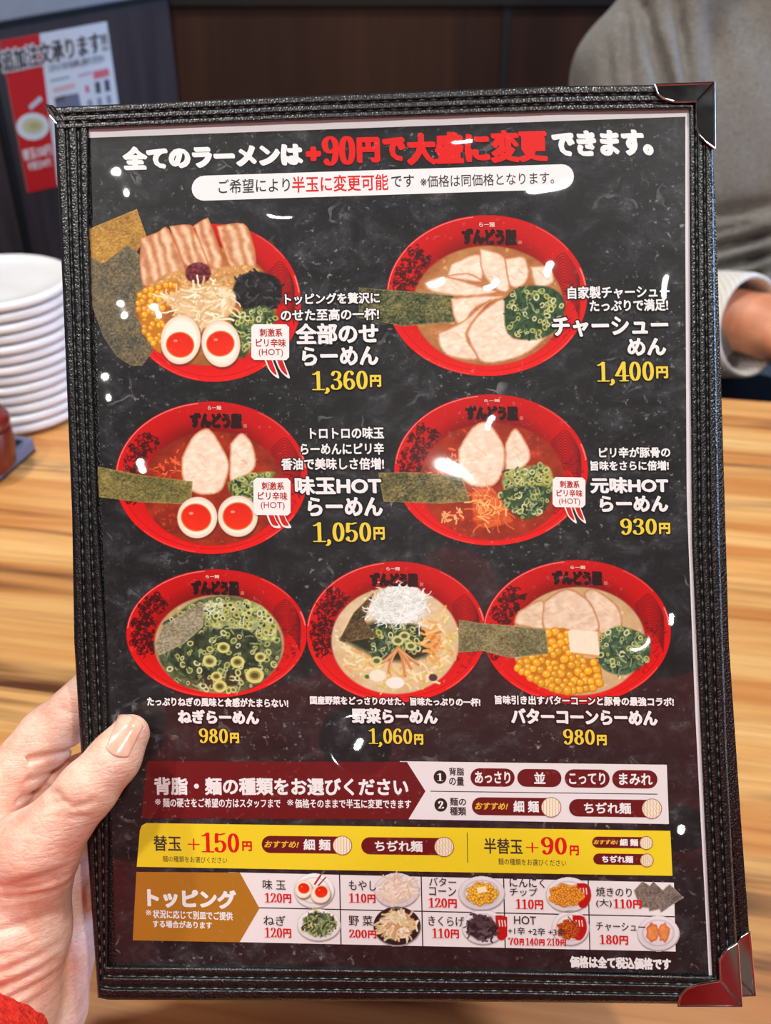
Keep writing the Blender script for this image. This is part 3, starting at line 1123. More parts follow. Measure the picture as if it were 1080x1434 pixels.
# 6 vegetable bowl
R = Raster(428, 785, 682, 987)
bowl(R, 555, 885, 126, 99)
bowl_art(R, 555, 885, 126, 99)
broth(R, 554, 897, 90, 75, (236, 218, 186), (214, 176, 120), 10)
shreds(R, cF((200, 480), (400, 480), (780, 330), (860, 380), (840, 600), (700, 740), (450, 750), (260, 650)), 190, [(232, 210, 140), (214, 196, 110), (242, 226, 180), (226, 170, 100)], 3.0, 12, 101, None, .5)
R.poly(cF((220, 480), (400, 390), (660, 420), (700, 560), (560, 600), (420, 580)), lambda X, Y, d: np.array([40, 46, 30]) / 255.0 + 0 * X[..., None], 8, solid=False)
scallions(R, cF((380, 420), (560, 400), (680, 450), (660, 560), (560, 540), (400, 600)), 90, 102, .3, (34, 54, 40))
nori(R, cF((212, 490), (290, 340), (400, 230), (350, 380), (420, 470), (240, 500)), (120, 92, 56), (60, 54, 36), 103, (150, 116, 72))
for x0, x1, y1 in ((510, 480, 660), (540, 570, 680), (560, 640, 620), (500, 440, 610), (550, 600, 640)):
    R.stroke(cF((530, 530), ((x0 + x1) / 2, 590), (x1, y1)), 4.5, (206, 138, 84)); R.stroke(cF((532, 532), ((x0 + x1) / 2 + 6, 588), (x1 + 4, y1 - 6)), 1.2, (236, 184, 130), solid=False)
shreds(R, cF((680, 420), (760, 440), (740, 560), (690, 600)), 25, [(230, 168, 90), (240, 200, 130), (214, 130, 60)], 4, 12, 104)
for x, y, r in ((530, 490, 9), (600, 520, 8), (565, 465, 8), (415, 600, 8), (365, 685, 7)):
    q = cF((x, y))[0]
    R.ell(*q, r, r * .8, (206, 208, 140), 1.0); R.ell(*q, r * .55, r * .4, (90, 96, 50), 1.2)
R.ell(*cF((515, 718))[0], 13, 8, (246, 240, 232), 1.5); R.ell(*cF((420, 680))[0], 12, 8, (240, 234, 214), 1.5)
R.ell(*cF((720, 690))[0], 6, 5, (70, 54, 60), 1.5)
shreds(R, cF((400, 260), (480, 200), (600, 190), (680, 250), (670, 360), (560, 400), (430, 390), (380, 340)), 260, [(250, 250, 248), (232, 236, 230), (212, 220, 210), (255, 255, 255), (196, 206, 196)], 1.3, 16, 105, (222, 226, 218), .8)
shreds(R, cF((480, 200), (640, 200), (660, 440), (560, 420), (360, 380)), 30, [(250, 250, 248), (232, 236, 230)], 1.1, 22, 106, None, .6)
R.build('ramen_picture', page, 'printed bowl of vegetables under a white onion tuft', 3.50)

# 7 butter corn bowl
R = Raster(640, 782, 944, 989)
bowl(R, 808, 885, 132, 101)
bowl_art(R, 808, 885, 132, 101)
broth(R, 810, 898, 94, 76, (226, 196, 150), (198, 158, 106), 11)
chashu(R, cG((200, 310), (320, 250), (340, 330), (330, 400), (240, 390), (180, 370)), 110, (232, 204, 172))
chashu(R, cG((530, 220), (580, 195), (680, 260), (720, 320), (715, 400), (610, 420)), 111, (234, 206, 176))
chashu(R, cG((330, 260), (440, 195), (540, 240), (590, 310), (605, 410), (470, 420), (330, 400)), 112, (232, 204, 176))
scallions(R, cG((610, 440), (660, 400), (740, 390), (860, 450), (850, 560), (740, 630), (630, 600), (600, 520)), 120, 113, .25, (52, 78, 62))
kernels(R, cG((185, 580), (250, 530), (350, 520), (350, 420), (450, 400), (460, 530), (600, 560), (615, 680), (520, 720), (400, 710), (240, 640)), 95, 6.0, 114)
nori(R, cG((-100, 350), (20, 370), (150, 380), (340, 400), (355, 525), (160, 545), (20, 510), (-100, 520)), (150, 142, 100), (96, 94, 62), 115, (180, 168, 118))
R.poly(cG((456, 418), (470, 405), (600, 415), (612, 425), (610, 545), (466, 520)), (226, 158, 92), 1.2, round_=False)
R.poly(cG((452, 412), (466, 402), (600, 412), (612, 522), (608, 532), (464, 515)), lambda X, Y, d: np.clip(np.array([250, 232, 206.]) + (fbm(X, Y, 9, 5)[..., None] - .5) * 14, 0, 255) / 255, 1.2, round_=False)
R.build('ramen_picture', page, 'printed bowl with corn and a butter pat', 3.90)

# shop lettering on the lacquer of every bowl
for (x0, x1, y0, y1, sx0, sx1, sy0, sy1) in ((647, 724, 320, 343, 671, 693, 311, 318), (266, 339, 578, 600, 291, 310, 568, 574), (652, 726, 568, 589, 678, 700, 559, 563),
                                              (268, 335, 813, 834, 288, 307, 805, 810), (518, 586, 802, 822, 541, 560, 794, 799), (773, 844, 799, 820, 799, 820, 792, 797)):
    pr = Print()
    put_text(pr, 'ずんどう屋', x0, x1, y0, y1, (40, 8, 12), 6, bold=1.5, nib=.6, sl=.015)
    put_text(pr, 'らー麺', sx0, sx1, sy0, sy1, (236, 196, 186), 6, bold=.2, sl=0)
    pr.poly([(x1 + 2, y1 - 6), (x1 + 7, y1 - 6), (x1 + 7, y1 - 1), (x1 + 2, y1 - 1)], (206, 96, 84), 6)
    pr.build('bowl_lettering', page, 'dark brush lettering on the printed red bowl')

WHITE = (240, 239, 240)
YEL = (236, 208, 66)
RED = (222, 22, 20)
INK = (52, 50, 52)
MAROON = (104, 20, 24)

pr = Print()
put_text(pr, '全てのラーメンは', 172, 424, 202, 235, WHITE, 6, bold=2.2, nib=.6, sl=-.028)
put_text(pr, 'できます。', 773, 915, 182, 219, WHITE, 6, bold=2.2, nib=.6, sl=-.02)
pr.build('headline', page, 'white brush lettering across the top')
pr = Print()
put_text(pr, '+', 428, 450, 205, 226, RED, 6, bold=3)
put_num(pr, '90', 451, 498, 190, 232, RED, 6, 1.35)
put_text(pr, '円', 500, 532, 192, 228, RED, 6, bold=2.3, nib=.6)
put_text(pr, 'で', 536, 568, 192, 226, RED, 6, bold=2.3, nib=.6)
put_text(pr, '大盛に変更', 570, 767, 183, 229, RED, 6, bold=2.3, nib=.6, sl=-.03)
pr.build('headline', page, 'red brush lettering in the middle of the top line')

pr = Print()
pr.pill(268.5, 238, 804, 273, (238, 238, 240), 2, -.032)
pr.build('white_banner', page, 'white rounded banner under the headline')
pr = Print()
put_text(pr, 'ご希望により', 306, 406, 250, 270, INK, 4, bold=.15, sl=-.03)
put_text(pr, '半玉に変更可能', 409, 544, 245, 268, RED, 4, bold=.3, sl=-.03)
put_text(pr, 'です', 548, 580, 245, 262, INK, 4, bold=.15, sl=-.03)
put_text(pr, '※価格は同価格となります。', 589, 776, 243, 260, INK, 4, bold=.05, sl=-.03)
pr.build('banner_text', page)

# dish captions, names and prices: (caption lines, name lines, price digits, yen box)
DISHES = [
    ([('トッピングを贅沢に', 399, 532, 410, 426), ('のせた至高の一杯!', 393, 531, 432, 449)], [('全部のせ', 414, 530, 452, 482), ('らーめん', 423, 530, 485, 512)], ('1,360', 437, 516, 519, 546), (518, 534, 525, 542)),
    ([('自家製チャーシュー', 795, 938, 400, 418), ('たっぷりで満足!', 826, 936, 419, 436)], [('チャーシュー', 773, 936, 443, 471), ('めん', 879, 933, 473, 498)], ('1,400', 836, 917, 506, 534), (919, 936, 513, 530)),
    ([('トロトロの味玉', 434, 538, 598, 615), ('らーめんにピリ辛', 421, 538, 620, 637), ('香油で美味しさ倍増!', 394, 538, 641, 658)], [('味玉HOT', 413, 534, 667, 693), ('らーめん', 431, 536, 696, 723)], ('1,050', 438, 521, 731, 759), (523, 539, 738, 756)),
    ([('ピリ辛が豚骨の', 839, 939, 626, 641), ('旨味をさらに倍増!', 827, 937, 645, 659)], [('元味HOT', 827, 936, 668, 691), ('らーめん', 840, 936, 694, 717)], ('930', 868, 921, 726, 749), (923, 939, 732, 748)),
    ([('たっぷりねぎの風味と食感がたまらない!', 206, 404, 977, 990)], [('ねぎらーめん', 249, 363, 994, 1014)], ('980', 278, 320, 1020, 1041), (322, 335, 1026, 1041)),
    ([('国産野菜をどっさりのせた、旨味たっぷりの一杯!', 434, 673, 976, 988)], [('野菜らーめん', 493, 613, 992, 1014)], ('1,060', 516, 578, 1020, 1042), (580, 593, 1028, 1043)),
    ([('旨味引き出すバターコーンと豚骨の最強コラボ!', 693, 944, 975, 988)], [('バターコーンらーめん', 716, 921, 993, 1015)], ('980', 788, 834, 1021, 1043), (836, 850, 1029, 1044)),
]
for caps, names, pnum, yen in DISHES:
    pr = Print()
    for s, x0, x1, y0, y1 in caps:
        put_text(pr, s, x0, x1, y0, y1, WHITE, 9, bold=.55, halo=1.4)
    pr.build('dish_caption', page)
    pr = Print()
    for s, x0, x1, y0, y1 in names:
        put_text(pr, s, x0, x1, y0, y1, WHITE, 9, bold=1.1, halo=1.8, nib=.6)
    pr.build('dish_name', page)
    pr = Print()
    s, x0, x1, y0, y1 = pnum
    put_num(pr, s, x0, x1, y0, y1, YEL, 9, 1.0, halo=1.3)
    put_text(pr, '円', yen[0], yen[1], yen[2], yen[3], YEL, 9, bold=.9, halo=1.3)
    pr.build('dish_price', page, 'yellow price numerals')

# spicy badges
for x0, y0, x1, y1, yb in ((352, 454, 405, 504, 530), (355, 669, 407, 721, 739), (774, 668, 820, 710, 733)):
    pr = Print()
    k = (x1 - x0) / 53
    sl = slope_at((y0 + y1) / 2) + .02
    c = [(x0 + 4, y0), (x1 - 4, y0), (x1, y0 + 4), (x1, y1 - 4), (x1 - 4, y1), (x0 + 4, y1), (x0, y1 - 4), (x0, y0 + 4)]
    c = [(x, y + (x - x0) * sl) for x, y in c]
    for i in range(8):
        p, q = c[i], c[(i + 1) % 8]
    for dx in (0, 15 * k):
        h = [(x0 + 17 * k + dx, y1 - 4), (x0 + 27 * k + dx, y1 - 4), (x0 + 33 * k + dx, y1 + 8 * k), (x0 + 46 * k + dx - 7 * k, yb), (x0 + 26 * k + dx, y1 + 16 * k)]
        pr.poly(_smooth(h + [h[0]], 4)[:-1], (244, 236, 232), 10)
        m = (sum(p[0] for p in h) / 5, sum(p[1] for p in h) / 5)
        pr.poly(_smooth([(m[0] + (p[0] - m[0]) * .66, m[1] + (p[1] - m[1]) * .72) for p in h + [h[0]]], 4)[:-1], (206, 28, 24), 11)
    pr.poly(c, (246, 242, 240), 12)
    cx = (x0 + x1) / 2 + k
    rr = (184, 30, 26)
    put_text(pr, '刺激系', cx - 16 * k, cx + 16 * k, y0 + 6 * k, y0 + 17.5 * k, rr, 14, bold=.25, sl=sl)
    put_text(pr, 'ピリ辛味', cx - 21 * k, cx + 21 * k, y0 + 20 * k, y0 + 32 * k, rr, 14, bold=.25, sl=sl)
    put_text(pr, '(HOT)', cx - 17 * k, cx + 17 * k, y0 + 34.5 * k, y0 + 46 * k, rr, 14, bold=.0, sl=sl)
    pr.build('spicy_badge', page, 'white square badge with red lettering and two chilies')

# ---- noodle choice band
pr = Print()
pr.poly([(560, 1066), (934, 1071), (937, 1154), (560, 1147)], (232, 228, 230), 1.2)
pr.poly([(603, 1107.4), (921, 1111.6), (921, 1112.8), (603, 1108.6)], (70, 64, 64), 2)
pr.build('choice_panel', page, 'white panel beside the dark red arrow')
pr = Print()
pr.poly([(206, 1066), (570, 1067), (596, 1108), (572, 1147.5), (198, 1146)], MAROON, 2)
pr.build('choice_arrow', page, 'dark red arrow band')
pr = Print()
put_text(pr, '背脂・麺の種類をお選びください', 216, 572, 1089, 1114, WHITE, 4, bold=.95, sl=.004)
put_text(pr, '※', 217, 225, 1118.5, 1127, WHITE, 4, bold=0, sl=.006)
put_text(pr, '麺の硬さをご希望の方はスタッフまで', 228, 393, 1118, 1131, WHITE, 4, bold=.32, sl=.006)
put_text(pr, '※', 402, 411, 1119.5, 1128, WHITE, 4, bold=0, sl=.006)
put_text(pr, '価格そのままで半玉に変更できます', 413, 576, 1119, 1132, WHITE, 4, bold=.32, sl=.006)
pr.build('choice_text', page)


def noodle_disc(pr, x, y, r, wavy, layer):
    pr.ell(x, y, r, r, (150, 70, 40), layer, 28)
    pr.ell(x, y, r - .9, r - .9, (244, 234, 214), layer + 1, 28)
    n = 6
    for i in range(n):
        fx = -.75 + 1.5 * i / (n - 1)
        hy = math.sqrt(max(.9 - fx * fx, .05)) * r * .92
        if wavy:
            pts = [(x + fx * r + math.sin(t * 2.6 + i) * r * .09, y - hy + 2 * hy * t / 8) for t in range(9)]
        else:
            pts = [(x + fx * r, y - hy), (x + fx * r, y + hy)]
        pr.sweep(pts, .55, .55, (222, 186, 140), layer + 2, n=5)


def num_badge(pr, s, x, y, layer):
    pr.ell(x, y, 9, 9.5, (34, 30, 32), layer, 28)
    put_num(pr, s, x - 4, x + 4, y - 5.5, y + 5.5, WHITE, layer + 1, 1.2, sl=0)


pr = Print()
num_badge(pr, '1', 616.4, 1088.2, 2)
num_badge(pr, '2', 617.5, 1127.2, 2)
for s, x0, x1, y0, y1 in (('背脂', 629, 650, 1075, 1086), ('の量', 629, 650, 1088, 1100), ('麺の', 630, 653, 1117, 1128.5), ('種類', 630, 653, 1130, 1142)):
    put_text(pr, s, x0, x1, y0, y1, INK, 3, bold=.3)
pr.build('choice_heading', page)


def option(x0, y0, x1, y1, s, disc=None, rec=None, tx=None):
    pr = Print()
    pr.pill(x0, y0, x1, y1, MAROON, 3, .012)
    t0, t1 = tx
    m = (y1 - y0) * .17
    put_text(pr, s, t0, t1, y0 + m, y1 - m, WHITE, 5, bold=.5, sl=.012)
    if rec:
        put_text(pr, 'おすすめ!', rec[0], rec[1], y0 + m * 1.6, y1 - m * 1.9, (240, 190, 50), 5, bold=.3, sl=.012, slant=.3)
    if disc:
        noodle_disc(pr, disc[0], disc[1], disc[2], disc[3], 6)
    pr.build('option_pill', page, 'dark red rounded pill reading ' + s.replace(' ', ''))


option(659, 1076, 721, 1101.5, 'あっさり', tx=(665, 715))
option(724.5, 1077, 786.5, 1102, '並', tx=(748, 764))
option(791, 1077.5, 854, 1103, 'こってり', tx=(797, 848))
option(857.5, 1078.5, 921, 1104, 'まみれ', tx=(867, 914))
option(661, 1117, 782, 1142, '細 麺', (772, 1130.5, 14.2, False), (666, 711), (719, 755))
option(797, 1119.5, 922, 1144, 'ちぢれ麺', (913, 1132.5, 14.2, True), None, (818, 884))

# ---- yellow extra-noodle band
pr = Print()
pr.poly([(205, 1152.6), (939, 1163.5), (942, 1226.5), (191.5, 1213.8), (196, 1163), (198.5, 1156)], (240, 214, 42), 1.5)
pr.poly([(654, 1166), (655, 1166), (655.6, 1208), (654.6, 1208)], (96, 84, 30), 3)
pr.build('noodle_band', page, 'yellow band for extra noodles')
pr = Print()
put_text(pr, '替玉', 215, 254, 1170, 1192, INK, 3, bold=.35)
put_num(pr, '+', 262, 281, 1167, 1195, RED, 3, 1.0)
put_num(pr, '150', 282, 336, 1166, 1194, RED, 3, 1.0)
put_text(pr, '円', 339, 353, 1178, 1192, RED, 3, bold=.7)
put_text(pr, '麺の種類をお選びください', 228, 318, 1199.5, 1208, INK, 3, bold=.0)
put_text(pr, '半替玉', 678, 732, 1174, 1196, INK, 3, bold=.35)
put_num(pr, '+', 736, 756, 1173, 1198, RED, 3, 1.0)
put_num(pr, '90', 757, 795, 1172, 1197, RED, 3, 1.0)
put_text(pr, '円', 798, 811, 1184, 1198, RED, 3, bold=.7)
put_text(pr, '麺の種類をお選びください', 698, 793, 1203, 1212, INK, 3, bold=.0)
pr.build('noodle_price', page)
option(366.5, 1171, 490, 1195, '細 麺', (479.5, 1184, 13.6, False), (371, 418), (425, 463))
option(506, 1173, 634, 1197, 'ちぢれ麺', (622, 1186, 14.0, True), None, (525, 592))
option(829.5, 1172, 914, 1187.6, '細 麺', (905.2, 1180.5, 9.6, False), (832, 865), (868, 894))
option(831, 1195.6, 914, 1211, 'ちぢれ麺', (906, 1204.8, 9.6, True), None, (843, 887))

# ---- toppings table
pr = Print()
pr.poly([(320, 1221.5), (944, 1236), (946.5, 1332.5), (320, 1319)], (238, 234, 236), 1.2)
for x in (475.6, 590, 705.5, 824):
    y = 1222 + (x - 336) * .0225
    pr.poly([(x - .8, y), (x + .8, y), (x + 3, y + 98), (x + 1.4, y + 98)], (40, 38, 42), 2)
pr.poly([(363, 1270.5), (945, 1283), (945, 1284.6), (363, 1272)], (40, 38, 42), 2)
pr.build('topping_table', page, 'white table of topping prices')
pr = Print()
pr.poly([(191, 1221), (336, 1222), (363.5, 1272), (335.6, 1319.5), (186, 1316.8)], (176, 118, 34), 2.5)
pr.build('topping_arrow', page, 'ochre arrow at the start of the toppings table')
pr = Print()
put_text(pr, 'トッピング', 206, 331, 1245, 1272, WHITE, 4, bold=1.5)
put_text(pr, '※', 204, 212, 1274, 1282, WHITE, 4, bold=0)
put_text(pr, '状況に応じて別皿でご提供', 214, 326, 1275.5, 1287.5, WHITE, 4, bold=.35)
put_text(pr, 'する場合があります', 214, 297, 1289.5, 1300, WHITE, 4, bold=.35)
pr.build('topping_heading', page)


def tcell(nm, price):
    pr = Print()
    for s, x0, x1, y0, y1 in nm:
        put_text(pr, s, x0, x1, y0, y1, INK, 7, bold=.12)
    for s, x0, x1, y0, y1 in price:
        w = (x1 - x0) * .33
        put_num(pr, s, x0, x1 - w, y0, y1, RED, 7, 1.0)
        put_text(pr, '円', x1 - w + 1, x1, y0 + 1.5, y1 + .5, RED, 7, bold=.5)
    pr.build('topping_price', page)


tcell([('味 玉', 368, 400, 1232, 1246)], [('120', 370.5, 408, 1250.5, 1264)])
tcell([('ねぎ', 369, 400, 1282, 1296)], [('120', 370.5, 408, 1299, 1313)])
tcell([('もやし', 488.5, 527, 1233, 1247)], [('110', 488.5, 526, 1251, 1264)])
tcell([('野 菜', 488.5, 522, 1282, 1296.5)], [('200', 488.5, 527, 1301.5, 1313.5)])
tcell([('バター', 601, 639, 1229, 1241), ('コーン', 601, 639, 1242, 1254.5)], [('120', 600, 640, 1257.5, 1271)])
tcell([('きくらげ', 600, 650, 1283, 1297)], [('110', 605, 643, 1300, 1313.6)])
tcell([('にんにく', 714, 763, 1229, 1243), ('チップ', 714, 753, 1243.6, 1255)], [('110', 722, 761, 1259, 1273)])
tcell([('HOT', 720, 751, 1283, 1294.5), ('+1辛 +2辛 +3辛', 711.5, 792, 1299, 1310)], [('70', 712, 734, 1313, 1323.5), ('140', 736, 763, 1313.6, 1324), ('210', 766, 793, 1314, 1324.5)])
tcell([('焼きのり', 835, 885, 1242.5, 1256), ('(大)', 835, 857, 1259, 1271)], [('110', 859, 899, 1259, 1272)])
tcell([('チャーシュー', 835, 904, 1292, 1304)], [('180', 839.5, 880, 1309, 1322.5)])

# little pictures of the toppings
WBG = (238, 234, 236)


def tpic(cx, cy, rx, ry, dish, fn, label, pad=3, bg=WBG):
    R = Raster(cx - rx - pad, cy - ry - pad, cx + rx + pad, cy + ry + pad, 0.7)
    if dish is not None:
        R.ell(cx + .5, cy + 1.5, rx, ry, (170, 164, 168), 2.0)
        R.ell(cx, cy, rx, ry, lambda u, v, q: np.clip(np.array(dish) * (1.0 - .10 * np.clip(np.abs(q - .75) < .05, 0, 1)[..., None] - .05 * v[..., None]), 0, 255) / 255, 1.0)
    fn(R)
    R.build('topping_picture', page, label, 5, bg)


blob = lambda cx, cy, rx, ry, n=14, s=1: [(cx + rx * (1 + .13 * math.sin(i * 2.3 + s)) * math.cos(2 * PI * i / n), cy + ry * (1 + .13 * math.cos(i * 3.1 + s)) * math.sin(2 * PI * i / n)) for i in range(n)]


def f_eggs(R):
    egg(R, 425, 1245, 12, 13, 425.5, 1244, 7.6, .3)
    egg(R, 449, 1252, 14, 13, 450, 1249, 8.4, -.2)
    R.stroke([(441, 1238), (449, 1226)], 2.4, (170, 24, 24)); R.stroke([(446, 1240), (456, 1229)], 1.6, (90, 30, 30))


def f_red(R, cx, cy):
    R.poly([(cx - 4, cy - 16), (cx + 12, cy - 14), (cx + 16, cy + 4), (cx + 8, cy + 18), (cx - 2, cy + 14)], (190, 24, 22), 1.2)
    for i in range(3):
        R.stroke([(cx + 1 + i * 4, cy - 9), (cx + 2 + i * 4, cy - 1)], 1.6, (244, 232, 228), solid=False)


tpic(440, 1247, 28, 24, (244, 240, 240), f_eggs, 'seasoned egg halves')
tpic(446.5, 1295, 30, 22, (238, 236, 236), lambda R: scallions(R, blob(446.5, 1294, 23, 16), 130, 201, .2, (84, 116, 64)), 'chopped green onion on a white dish')
tpic(555.5, 1246.5, 31, 24, (228, 220, 222), lambda R: shreds(R, blob(556, 1247, 24, 17), 120, [(240, 222, 204), (250, 238, 226), (222, 196, 176), (232, 208, 178)], 1.7, 14, 202, (226, 204, 188)), 'pale bean sprouts')
tpic(556, 1296.5, 33, 27, (40, 32, 34), lambda R: shreds(R, blob(556, 1296, 25, 19), 110, [(240, 220, 190), (228, 196, 150), (206, 160, 110), (216, 206, 150), (246, 236, 214)], 3, 10, 203, (210, 180, 140)), 'vegetables in a black bowl')


def f_corn(R):
    kernels(R, blob(675, 1252, 21, 15), 70, 2.6, 204, (240, 196, 60))
    R.poly([(667, 1243), (680, 1241), (683, 1249), (670, 1251)], (252, 240, 196), 1.0, round_=False)


def f_garlic(R):
    f_red(R, 812, 1253)
    kernels(R, blob(793, 1254, 24, 15), 110, 2.3, 205, (236, 160, 50))


def f_wood(R):
    f_red(R, 698, 1298)
    shreds(R, blob(675, 1299, 21, 17), 70, [(46, 38, 44), (70, 60, 66), (30, 24, 30), (92, 84, 90)], 2.6, 14, 206, (36, 30, 34), .9)


def f_hot(R):
    f_red(R, 806, 1298)
    kernels(R, blob(796, 1302, 15, 13), 40, 2.2, 207, (170, 50, 26))
    R.stroke([(806, 1296), (796, 1284)], 1.6, (150, 30, 26))


tpic(674.5, 1250.5, 32, 23.5, (226, 222, 228), f_corn, 'butter and corn on a grey dish')
tpic(796, 1252.5, 31, 24, (232, 228, 232), f_garlic, 'golden garlic chips')
tpic(677, 1298, 30, 24, (232, 228, 234), f_wood, 'dark wood ear shreds')
tpic(799, 1299, 26, 24, (236, 228, 230), f_hot, 'red chili paste with a red spoon')


def f_nori(R):
    for i, q in enumerate((((888, 1247), (900, 1234), (925, 1250), (915, 1272), (896, 1270)), ((902, 1252), (915, 1234), (936, 1254), (928, 1272), (910, 1276)), ((918, 1256), (938, 1238), (958, 1257), (940, 1268), (926, 1278)))):
        nori(R, q, (132, 122, 112), (92, 86, 82), 210 + i, (186, 150, 104), 2.0)


def f_pork(R):
    chashu(R, blob(914, 1306, 9, 13), 220, (232, 140, 76), (190, 84, 36))
    chashu(R, blob(930, 1306, 8, 13, s=3), 221, (236, 150, 88), (196, 92, 40))


tpic(922, 1256, 36, 24, None, f_nori, 'fanned grey seaweed sheets')
tpic(922, 1306.5, 29, 24, (230, 222, 228), f_pork, 'two pork slices on a white dish')

pr = Print()
put_text(pr, '価格は全て税込価格です', 798, 940, 1340, 1357, WHITE, 4, bold=.9, sl=.026)
pr.build('footnote', page, 'white tax note at the bottom right')

# ------------------------------------------------------------------ the leather folder
M_LEATHER, nt, b = new_mat('black_leather')
co = objco(nt)
vr = nt.nodes.new('ShaderNodeTexVoronoi')
vr.inputs['Scale'].default_value = 1300.0
nt.links.new(co, vr.inputs['Vector'])
g1 = noise(nt, co, 420.0, 3.0, 0.6)
h = math_n(nt, 'ADD', vr.outputs['Distance'], g1)
nt.links.new(mix_c(nt, g1, rgba((8, 9, 11)), rgba((18, 20, 22))), b.inputs['Base Color'])
nt.links.new(math_n(nt, 'MULTIPLY_ADD', g1, 0.25, 0.20), b.inputs['Roughness'])
b.inputs['Specular IOR Level'].default_value = 0.7
bump(nt, h, 0.40, 0.0004, b)
M_THREAD = flat_mat('grey_thread', (104, 106, 104), 0.5)
M_METAL, nt, b = new_mat('polished_nickel')
b.inputs['Base Color'].default_value = (0.80, 0.80, 0.82, 1)
b.inputs['Metallic'].default_value = 1.0
nt.links.new(math_n(nt, 'MULTIPLY_ADD', noise(nt, objco(nt), 120.0, 4.0), 0.08, 0.02), b.inputs['Roughness'])


def slab(name, pts, w0, w1, mat, parent, label=None, bevel=0.0008):
    """closed traced outline given thickness between heights w0 < w1"""
    p = np.array(pts, float)
    m = len(p)
    bm = bmesh.new()
    lo = [bm.verts.new(v) for v in L(p[:, 0], p[:, 1], w0)]
    hi = [bm.verts.new(v) for v in L(p[:, 0], p[:, 1], w1)]
    bm.faces.new(lo[::-1]); bm.faces.new(hi)
    for i in range(m):
        j = (i + 1) % m
        bm.faces.new((lo[i], lo[j], hi[j], hi[i]))
    o = bm_obj(name, bm, mat, parent, bevel=bevel)
    if label: o['label'] = label
    return o


def border(outer, inner, lift, name='cover_border'):
    n = 150
    A = resample(outer, n); B = resample(inner, n)
    ts = np.concatenate([[0, 0, .02, .06], np.linspace(.1, .96, 34), [.985, 1.0, 1.0]])
    W = []
    for k, t in enumerate(ts):
        g = 1 - .95 * math.exp(-((t - .36) / .05) ** 2) - .95 * math.exp(-((t - .70) / .05) ** 2)
        edge = min(1, (t / .10)) ** .5 * min(1, ((1 - t) / .08)) ** .5
        W.append(lift + .0004 + .0012 * g * edge)
    W[0] = -.0028; W[-1] = -.0003
    V, F = [], []
    rs = np.random.RandomState(len(V) + int(lift * 1e5))
    wob = np.interp(np.arange(n), np.linspace(0, n, 26), rs.rand(26) - .5) * .0003
    for k, t in enumerate(ts):
        P = A * (1 - t) + B * t
        V.append(L(P[:, 0], P[:, 1], np.full(n, W[k]) + (wob if 3 < k < len(ts) - 3 else 0)))
    V = np.concatenate(V)
    for k in range(len(ts) - 1):
        for i in range(n - 1):
            F.append((k * n + i, k * n + i + 1, (k + 1) * n + i + 1, (k + 1) * n + i))
    o = mesh_obj(name, V, F, M_LEATHER, menu, smooth=True)
    bm = bmesh.new(); bm.from_mesh(o.data)
    bmesh.ops.recalc_face_normals(bm, faces=bm.faces)
    if sum(f.normal.z for f in bm.faces) < 0:
        bmesh.ops.reverse_faces(bm, faces=bm.faces)
    bm.to_mesh(o.data); bm.free()
    # two rows of stitches lying in the grooves
    SV, SF = [], []
    ln = np.linalg.norm(np.diff(A, axis=0), axis=1).sum()
    cnt = int(ln / 17)
    for t in (.36, .70):
        Q = resample(A * (1 - t) + B * t, cnt * 10 + 1)
        for i in range(cnt):
            p, q = Q[i * 10 + 2], Q[i * 10 + 8]
            p3, q3 = L(*p, lift + .0010), L(*q, lift + .0010)
            d = q3 - p3; nrm = np.array([-d[1], d[0], 0]); nrm /= np.linalg.norm(nrm)
            m3 = (p3 + q3) / 2
            k = len(SV)
            r = .00035
            SV += [p3, q3, m3 + nrm * r, m3 - nrm * r, m3 + np.array([0, 0, r * 1.3])]
            SF += [(k, k + 2, k + 4), (k + 2, k + 1, k + 4), (k + 1, k + 3, k + 4), (k + 3, k, k + 4)]
    mesh_obj('stitching', SV, SF, M_THREAD, o)['label'] = 'two rows of grey stitching'
    return o


OUT_L = [(75, 152), (84, 320), (92, 500), (101, 720), (104, 900), (110, 1000), (121, 1168), (137, 1396)]
IN_L = [(124, 172), (125, 320), (129, 500), (137, 720), (148, 900), (152, 1000), (153, 1168), (151, 1370)]
OUT_R = [(998, 120), (1000, 300), (1004, 530), (1008, 760), (1018, 1050), (1029, 1260), (1037, 1406)]
IN_R = [(965, 145), (966, 330), (967, 530), (969, 760), (982, 1050), (992, 1260), (998, 1378)]
OUT_T = [(76, 150), (400, 135), (780, 120.5), (998, 118)]
IN_T = [(80, 182), (400, 169), (780, 156.5), (966, 153)]
OUT_B = [(137, 1397), (152, 1400), (700, 1403), (1037, 1407)]
IN_B = [(148, 1352), (152, 1352.5), (700, 1360), (997, 1367)]
slab('front_cover', OUT_T + OUT_R[1:-1] + OUT_B[::-1] + OUT_L[1:-1][::-1], -.0030, -.0006, M_LEATHER, menu)
border(OUT_L, IN_L, .0)
border(OUT_R, IN_R, .00006)
border(OUT_B, IN_B, .0002)
border(OUT_T, IN_T, .0004)
bc = slab('back_cover', [(80, 156), (400, 142), (780, 128), (994, 126), (1003, 300), (1010, 530), (1021, 900), (1038, 1150), (1049, 1300), (1056, 1392), (700, 1398), (142, 1392), (112, 1000), (94, 500)], -.0075, -.0045, M_LEATHER, menu, bevel=.001)
for k in (0, 1):
    slab('welt', [(985 - 9 * k, 200), (988 - 9 * k, 200), (1015 - 9 * k, 1000), (1048 - 9 * k, 1385), (1044 - 9 * k, 1385), (1011 - 9 * k, 1000)], -.0046, -.0040, M_LEATHER, bc, bevel=.0002)


